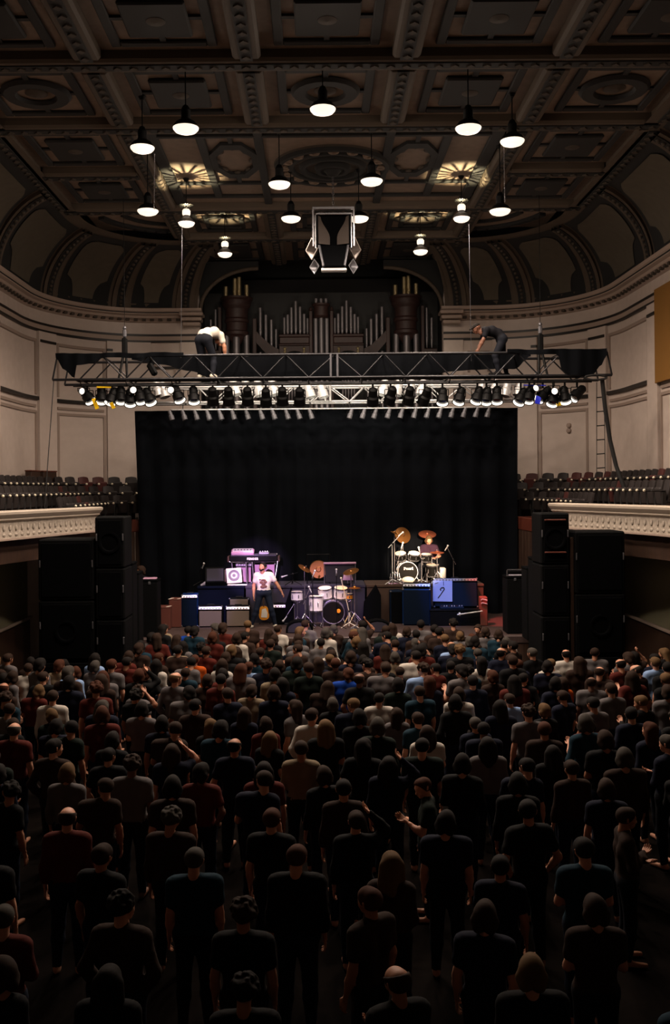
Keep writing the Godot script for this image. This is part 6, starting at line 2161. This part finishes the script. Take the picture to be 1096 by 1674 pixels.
# 0 short, 1 full, 2 shoulder length, 3 curly, 4 bald fringe, 5 cap, 6 short with beard
func hair_mesh(style: int) -> ArrayMesh:
	if hairs.has(style):
		return hairs[style]
	var skull := [[Vector3(0, 0.03, 0.03), Vector3(0, 0.035, -0.015), 0.086, 0.083]]
	var face := [[Vector3(0, 0.035, -0.062), Vector3(0, -0.75, -1)], [Vector3(0, -0.055, 0), Vector3(0, -1, -0.2)]]
	var m: ArrayMesh
	if style == 0 or style == 6:
		var b := skull
		m = skin(b, 0.011, 0.02, face, 0.01)
		if style == 6:
			m = joined([[m, Transform3D()], [skin([[Vector3(-0.045, -0.06, -0.04), Vector3(0, -0.09, -0.07), 0.03, 0.032], [Vector3(0.045, -0.06, -0.04), Vector3(0, -0.09, -0.07), 0.03, 0.032]], 0.009, 0.02), Transform3D()]])
	elif style == 1:
		m = skin(skull + [[Vector3(-0.075, -0.02, 0.03), Vector3(-0.05, -0.06, 0.06), 0.035, 0.04], [Vector3(0.075, -0.02, 0.03), Vector3(0.05, -0.06, 0.06), 0.035, 0.04], [Vector3(0, 0.08, -0.05), Vector3(0, 0.08, 0.02), 0.045, 0.05]], 0.012, 0.03, [[Vector3(0, 0.03, -0.075), Vector3(0, -0.6, -1)]], 0.014)
	elif style == 2:
		m = skin(skull + [[Vector3(-0.07, 0, 0.03), Vector3(-0.085, -0.2, 0.05), 0.045, 0.045], [Vector3(0.07, 0, 0.03), Vector3(0.085, -0.2, 0.05), 0.045, 0.045], [Vector3(0, 0, 0.06), Vector3(0, -0.22, 0.08), 0.06, 0.05]], 0.013, 0.03, [[Vector3(0, 0.035, -0.066), Vector3(0, -0.5, -1)]], 0.012)
	elif style == 3:
		var rng := RandomNumberGenerator.new()
		rng.seed = 9
		var b := skull.duplicate()
		for k in 46:
			var y := rng.randf_range(-0.5, 1.0)
			var a := rng.randf_range(-2.5, 2.5) + PI / 2
			var r := sqrt(maxf(0.0, 1.0 - y * y))
			var p := Vector3(cos(a) * r, y, sin(a) * r) * 0.1 + Vector3(0, 0.035, 0.01)
			b.append([p, p * 1.02, rng.randf_range(0.022, 0.034), 0.02])
		m = skin(b, 0.012, 0.012, [[Vector3(0, 0.035, -0.085), Vector3(0, -0.6, -1)]], 0.004)
	elif style == 4:
		m = skin(skull, 0.011, 0.02, face + [[Vector3(0, 0.06, 0), Vector3(0, 1, -0.3)]], 0.01)
	else:
		m = skin(skull + [[Vector3(-0.05, 0.06, -0.12), Vector3(0.05, 0.06, -0.12), 0.022, 0.022]], 0.012, 0.02, [[Vector3(0, 0.045, 0), Vector3(0, -1, 0)]], 0.014)
	hairs[style] = m
	return m


func build_people() -> void:
	for c in [["shirt_white", Color(0.78, 0.75, 0.7)], ["denim", Color(0.075, 0.105, 0.17)], ["denim_dark", Color(0.07, 0.08, 0.11)], ["hair_dark", Color(0.08, 0.06, 0.05)], ["hair_brown", Color(0.165, 0.11, 0.078)], ["hair_ginger", Color(0.25, 0.13, 0.075)], ["hair_blond", Color(0.36, 0.27, 0.175)], ["hair_grey", Color(0.24, 0.22, 0.2)], ["shirt_black", Color(0.06, 0.06, 0.08)], ["shoe_pale", Color(0.75, 0.72, 0.66)], ["shoe_dark", Color(0.06, 0.05, 0.05)], ["shirt_plum", Color(0.2, 0.12, 0.18)], ["print_brown", Color(0.4, 0.28, 0.26)]]:
		mat(c[0], c[1], 0.85, 0.0, 0.3)
	# the man on stage
	var o := thing("person", "man in printed white T-shirt and jeans standing on stage, arms held away", "person", Vector3(-1.701, 1.3, -27.0), PI)
	var j := stance({"hip_l": Vector3(-0.1, 0.92, 0), "hip_r": Vector3(0.1, 0.92, 0), "knee_l": Vector3(-0.2, 0.5, -0.04), "knee_r": Vector3(0.2, 0.5, -0.02), "ankle_l": Vector3(-0.3, 0.085, 0.02), "ankle_r": Vector3(0.34, 0.085, 0.0), "toe_l": Vector3(-0.37, 0.035, -0.15), "toe_r": Vector3(0.42, 0.035, -0.17),
		"shoulder_l": Vector3(-0.195, 1.42, 0.0), "shoulder_r": Vector3(0.195, 1.42, 0.0), "elbow_l": Vector3(-0.36, 1.18, 0.0), "elbow_r": Vector3(0.27, 1.14, 0.03), "wrist_l": Vector3(-0.49, 0.97, -0.08), "wrist_r": Vector3(0.27, 0.88, -0.06), "head_turn": Vector3(0.25, -0.5, 0.1), "head": Vector3(0.02, 1.64, -0.03)})
	dress(o, j, 0.015, mats.skin_tan, mats.shirt_white, mats.denim, mats.hair_dark, 6, mats.shoe_pale)
	o.scale = Vector3.ONE * 1.02
	# the print on his chest: ink that follows the shirt's front, as a thin raised sheet of blots
	var pr := S()
	for b in [[0.0, 1.3, 0.07, 0.03], [-0.05, 1.25, 0.05, 0.04], [0.06, 1.24, 0.05, 0.04], [0.0, 1.2, 0.06, 0.05], [0.02, 1.12, 0.07, 0.05], [-0.06, 1.13, 0.04, 0.04], [0.09, 1.31, 0.03, 0.02]]:
		pr.ball(Vector3(b[0], b[1], -0.118), Vector3(b[2], b[3], 0.016), 10)
	var pp := part("shirt_print", pr, mats.print_brown, o)
	pp.set_meta("label", "dark brown print on the chest")
	# bending over the truss, white shirt
	var yb := 7.918
	o = thing("person", "man in white T-shirt bending deep over the truss, his back to us", "person", Vector3(-3.037, yb + 0.06, -25.3), -0.5)
	j = stance({"side": Vector3(1, 0, 0), "pelvis": Vector3(0, 0.86, 0.12), "waist": Vector3(0, 1.0, 0.04), "chest": Vector3(0.02, 1.06, -0.16), "neck": Vector3(0.04, 1.0, -0.36), "head": Vector3(0.05, 0.9, -0.5), "head_turn": Vector3(-1.2, 0.0, 0),
		"hip_l": Vector3(-0.1, 0.84, 0.12), "hip_r": Vector3(0.1, 0.84, 0.12), "knee_l": Vector3(-0.13, 0.45, 0.0), "knee_r": Vector3(0.16, 0.46, -0.06), "ankle_l": Vector3(-0.13, 0.085, 0.08), "ankle_r": Vector3(0.2, 0.085, 0.04), "toe_l": Vector3(-0.15, 0.035, -0.12), "toe_r": Vector3(0.24, 0.035, -0.15),
		"shoulder_l": Vector3(-0.17, 1.03, -0.28), "shoulder_r": Vector3(0.2, 1.0, -0.28), "elbow_l": Vector3(-0.22, 0.76, -0.34), "elbow_r": Vector3(0.27, 0.74, -0.32), "wrist_l": Vector3(-0.17, 0.56, -0.42), "wrist_r": Vector3(0.26, 0.52, -0.36)})
	dress(o, j, 0.015, mats.skin_tan, mats.shirt_white, mats.denim_dark, mats.hair_dark, 1, mats.shoe_pale)
	o.scale = Vector3.ONE * 1.15
	# stooping on the truss at right, all in black, in profile to the left
	o = thing("person", "man in dark clothes stooping over the truss, seen in profile facing left", "person", Vector3(4.597, yb + 0.06, -25.3), PI / 2)
	j = stance({"side": Vector3(1, 0, 0), "pelvis": Vector3(0, 0.9, 0.0), "waist": Vector3(0, 1.04, -0.1), "chest": Vector3(0, 1.1, -0.27), "neck": Vector3(0, 1.14, -0.45), "head": Vector3(0, 1.16, -0.62), "head_turn": Vector3(-0.55, 0.0, 0),
		"hip_l": Vector3(-0.1, 0.88, 0), "hip_r": Vector3(0.1, 0.88, 0.0), "knee_l": Vector3(-0.12, 0.48, -0.2), "knee_r": Vector3(0.12, 0.48, 0.04), "ankle_l": Vector3(-0.12, 0.085, -0.12), "ankle_r": Vector3(0.12, 0.085, 0.12), "toe_l": Vector3(-0.13, 0.035, -0.32), "toe_r": Vector3(0.13, 0.035, -0.08),
		"shoulder_l": Vector3(-0.18, 1.1, -0.41), "shoulder_r": Vector3(0.18, 1.1, -0.41), "elbow_l": Vector3(-0.2, 0.85, -0.5), "elbow_r": Vector3(0.2, 0.84, -0.48), "wrist_l": Vector3(-0.18, 0.64, -0.6), "wrist_r": Vector3(0.18, 0.64, -0.58)})
	dress(o, j, 0.015, mats.skin_deep, mats.shirt_black, mats.denim_dark, mats.hair_dark, 5, mats.shoe_dark)
	o.scale = Vector3.ONE * 1.06
	# the drummer
	o = thing("person", "blond drummer in dark plum shirt seated behind the black drum kit", "person", Vector3(3.076, 2.36, -28.85), PI - 0.15)
	j = stance({"pelvis": Vector3(0, 0.54, 0), "waist": Vector3(0, 0.7, 0.0), "chest": Vector3(0, 0.88, -0.02), "neck": Vector3(0, 1.05, -0.03), "head": Vector3(0, 1.21, -0.06), "head_turn": Vector3(-0.1, 0.2, 0),
		"hip_l": Vector3(-0.1, 0.52, 0), "hip_r": Vector3(0.1, 0.52, 0), "knee_l": Vector3(-0.24, 0.5, -0.4), "knee_r": Vector3(0.24, 0.5, -0.4), "ankle_l": Vector3(-0.26, 0.085, -0.36), "ankle_r": Vector3(0.26, 0.085, -0.36), "toe_l": Vector3(-0.29, 0.035, -0.54), "toe_r": Vector3(0.29, 0.035, -0.54),
		"shoulder_l": Vector3(-0.185, 1.0, -0.02), "shoulder_r": Vector3(0.185, 1.0, -0.02), "elbow_l": Vector3(-0.3, 0.76, -0.12), "elbow_r": Vector3(0.3, 0.76, -0.1), "wrist_l": Vector3(-0.2, 0.72, -0.34), "wrist_r": Vector3(0.2, 0.74, -0.34)})
	dress(o, j, 0.015, mats.skin_pale, mats.shirt_plum, mats.denim_dark, mats.hair_blond, 1, mats.shoe_pale)
	for sx in [-1.0, 1.0]:
		var a := Vector3(0.2 * sx, 0.68, -0.4)
		part("drumstick", S().tube(a, a + Vector3(-0.1 * sx, 0.06, -0.32), 0.009, 0.006, 6), mats.drum_skin, o)
	# someone standing in the wings
	o = thing("person", "brown haired bystander in dark shirt at the left edge of the stage", "person", Vector3(-4.999, 1.3, -26.6), 2.4)
	dress(o, stance({"head_turn": Vector3(0, -0.4, 0)}), 0.02, mats.skin_tan, mats.shirt_black, mats.denim_dark, mats.hair_brown, 1, mats.shoe_dark)


# ---------------------------------------------------------------- the crowd
func build_crowd() -> void:
	var poses := [
		stance(),
		stance({"elbow_l": Vector3(-0.24, 1.14, -0.02), "elbow_r": Vector3(0.24, 1.14, -0.02), "wrist_l": Vector3(0.05, 1.18, -0.2), "wrist_r": Vector3(-0.05, 1.22, -0.2), "head_turn": Vector3(-0.1, 0.15, 0)}),
		stance({"elbow_l": Vector3(-0.3, 1.16, 0.08), "elbow_r": Vector3(0.3, 1.16, 0.08), "wrist_l": Vector3(-0.19, 0.96, -0.02), "wrist_r": Vector3(0.19, 0.96, -0.02), "head_turn": Vector3(0, -0.5, 0.08)}),
		stance({"elbow_r": Vector3(0.34, 1.5, -0.12), "wrist_r": Vector3(0.16, 1.7, -0.08), "head_turn": Vector3(0.1, 0.1, -0.1)}),
		stance({"slim": 0.88, "shoulder_l": Vector3(-0.165, 1.4, 0.02), "shoulder_r": Vector3(0.165, 1.4, 0.02), "elbow_l": Vector3(-0.21, 1.13, 0.03), "elbow_r": Vector3(0.21, 1.13, 0.03), "wrist_l": Vector3(-0.2, 0.9, -0.08), "wrist_r": Vector3(0.12, 1.0, -0.18), "head_turn": Vector3(0.05, 0.35, -0.06)}),
		stance({"shoulder_l": Vector3(-0.2, 1.42, 0.02), "shoulder_r": Vector3(0.2, 1.42, 0.02), "slim": 1.12, "head_turn": Vector3(-0.15, -0.2, 0)}),
		stance({"neck": Vector3(0.03, 1.45, 0.0), "head": Vector3(0.06, 1.61, -0.05), "head_turn": Vector3(-0.25, 0.6, -0.15), "elbow_l": Vector3(-0.26, 1.14, -0.06), "wrist_l": Vector3(-0.16, 1.26, -0.26)}),
	]
	var bodies := []
	var shirts := []
	var sleeves := []
	var trousers := []
	for j in poses:
		bodies.append(body_mesh(j, 0.03))
		shirts.append(skin(torso(j) + arms(j, 0.55), 0.026, 0.04, [[j.pelvis, Vector3(0, -1, 0)]], 0.016))
		sleeves.append(skin(torso(j) + arms(j), 0.026, 0.04, [[j.pelvis, Vector3(0, -1, 0)]], 0.014))
		trousers.append(skin([torso(j)[0], torso(j)[1], torso(j)[2]] + legs(j), 0.032, 0.035, [[j.pelvis + Vector3(0, 0.1, 0), Vector3(0, 1, 0)]], 0.016))
	var cloth := {"white": Color(0.7, 0.67, 0.63), "grey": Color(0.36, 0.34, 0.34), "pale blue": Color(0.5, 0.6, 0.75), "bright blue": Color(0.06, 0.22, 0.55), "teal": Color(0.07, 0.17, 0.22), "navy": Color(0.06, 0.075, 0.14), "black": Color(0.05, 0.05, 0.055), "dark green": Color(0.06, 0.1, 0.08), "rust red": Color(0.3, 0.1, 0.07), "brown": Color(0.17, 0.115, 0.09), "orange": Color(0.7, 0.3, 0.08), "beige": Color(0.48, 0.42, 0.34)}
	for c in cloth:
		mat("cloth_" + c, cloth[c], 0.9, 0.0, 0.3)
	var plain := ["navy", "black", "black", "dark green", "brown", "black", "teal", "navy", "black", "brown", "rust red", "grey", "navy", "black", "brown"]
	var fresh := ["white", "grey", "grey", "pale blue", "beige", "rust red", "teal", "brown", "navy", "grey"]
	# shirts that stand out in the picture, at the spots where their wearers stand
	var marks := [
		[Vector2(-5.44, -21.11), "grey"], [Vector2(-3.77, -19.84), "white"], [Vector2(-3.49, -19.82), "white"], [Vector2(-2.17, -19.57), "white"], [Vector2(-4.35, -18.92), "grey"], [Vector2(-4.97, -16.91), "white"], [Vector2(-4.24, -16.41), "rust red"], [Vector2(-3.37, -16.16), "grey"], [Vector2(-2.77, -20.26), "orange"], [Vector2(-3.58, -24.48), "bright blue"], [Vector2(-4.29, -25.57), "pale blue"], [Vector2(-2.34, -22.55), "white"], [Vector2(-0.23, -21.62), "white"], [Vector2(-0.01, -18.55), "bright blue"], [Vector2(-3.07, -19.29), "teal"], [Vector2(-2.22, -17.54), "rust red"], [Vector2(-3.09, -17.32), "grey"], [Vector2(-0.92, -15.64), "grey"], [Vector2(-0.44, -15.02), "white"], [Vector2(-0.47, -13.33), "beige"], [Vector2(-1.94, -12.80), "rust red"], [Vector2(-2.62, -12.63), "grey"], [Vector2(-3.09, -12.43), "grey"], [Vector2(-5.97, -24.92), "bright blue"], [Vector2(-2.97, -24.44), "pale blue"],
		[Vector2(1.58, -25.22), "white"], [Vector2(4.53, -22.62), "white"], [Vector2(1.88, -19.71), "white"], [Vector2(2.57, -19.35), "teal"], [Vector2(3.26, -19.51), "white"], [Vector2(1.43, -20.63), "beige"], [Vector2(1.06, -16.43), "white"], [Vector2(1.49, -16.19), "grey"], [Vector2(2.17, -18.63), "grey"], [Vector2(7.15, -24.89), "pale blue"], [Vector2(4.49, -18.07), "orange"], [Vector2(1.34, -14.41), "white"], [Vector2(2.01, -13.56), "grey"], [Vector2(4.73, -20.98), "white"], [Vector2(0.54, -22.40), "teal"]]
	var hair_names := ["short", "full", "shoulder-length", "curly", "thinning"]
	var tones := {"dark": mats.hair_dark, "brown": mats.hair_brown, "ginger": mats.hair_ginger, "blond": mats.hair_blond, "grey": mats.hair_grey}
	var tone_names := ["dark", "brown", "brown", "dark", "brown", "blond", "dark", "ginger", "brown", "dark", "grey"]
	var rng := RandomNumberGenerator.new()
	rng.seed = 77
	# places, row by row from the stage back
	var rows := []
	var z := -24.75
	var total := 0
	while z < -6.2:
		var d := -z
		var gap := 0.665 if d > 17.0 else (0.78 if d > 12.0 else 0.95)
		var lo := maxf(-0.27 - 0.32 * d - 0.25, -7.3)
		var hi := minf(-0.27 + 0.36 * d + 0.25, 7.4)
		if d > 20.9:
			lo = maxf(lo, -4.2)
			hi = minf(hi, 4.4)
		var row := []
		var x := lo + rng.randf() * 0.4
		while x < hi:
			row.append(Vector2(x + rng.randf_range(-0.08, 0.08), z + rng.randf_range(-0.14, 0.14)))
			x += gap * rng.randf_range(0.9, 1.15)
		rows.append(row)
		total += row.size()
		z += 0.7 if d > 18.5 else (0.86 if d > 12.0 else 1.12)
	for r in rows.size():
		for i in rows[r].size():
			var p: Vector2 = rows[r][i]
			var pose := rng.randi() % poses.size()
			if pose == 3 and rng.randf() < 0.85:
				pose = 0
			var style := [0, 1, 1, 0, 0, 3, 1, 0, 4, 2][rng.randi() % 10] as int
			if pose == 4:
				style = 2 if rng.randf() < 0.7 else 1
			var tone: String = tone_names[rng.randi() % tone_names.size()]
			var col: String = plain[rng.randi() % plain.size()] if p.y > -16.0 or rng.randf() < 0.7 else fresh[rng.randi() % fresh.size()]
			for m in marks:
				var best := true
				var dd: float = (m[0] as Vector2).distance_to(p)
				if dd > 0.6:
					continue
				for rr in [r - 1, r, r + 1]:
					if rr >= 0 and rr < rows.size():
						for q in rows[rr]:
							if (m[0] as Vector2).distance_to(q) < dd - 1e-6:
								best = false
				if best:
					col = m[1]
			var tall := rng.randf_range(0.93, 1.05) * (0.95 if pose == 4 else 1.0)
			var yaw := rng.randfn(0.0, 0.22) + atan2(p.x * 0.4, 12.0)
			if rng.randf() < 0.06:
				yaw += rng.randf_range(-1.6, 1.6)
			var long := rng.randf() < 0.4
			var label := "person with %s %s hair in %s %s, %s from left, %s row from stage" % [hair_names[style], tone, col, "sweater" if long else "T-shirt", ORD[i], ORD[r]]
			var o := thing("person", label, "person", Vector3(p.x, 0, p.y), yaw, "standing crowd")
			o.scale = Vector3.ONE * tall
			var sk: float = rng.randf()
			part("body", bodies[pose], mats.skin_pale if sk < 0.5 else (mats.skin_tan if sk < 0.93 else mats.skin_deep), o)
			part("sweater" if long else "shirt", sleeves[pose] if long else shirts[pose], mats["cloth_" + col], o)
			part("trousers", trousers[pose], mats.denim if rng.randf() < 0.5 else mats.denim_dark, o)
			part("hair", hair_mesh(style), tones[tone], o, head_frame(poses[pose]))
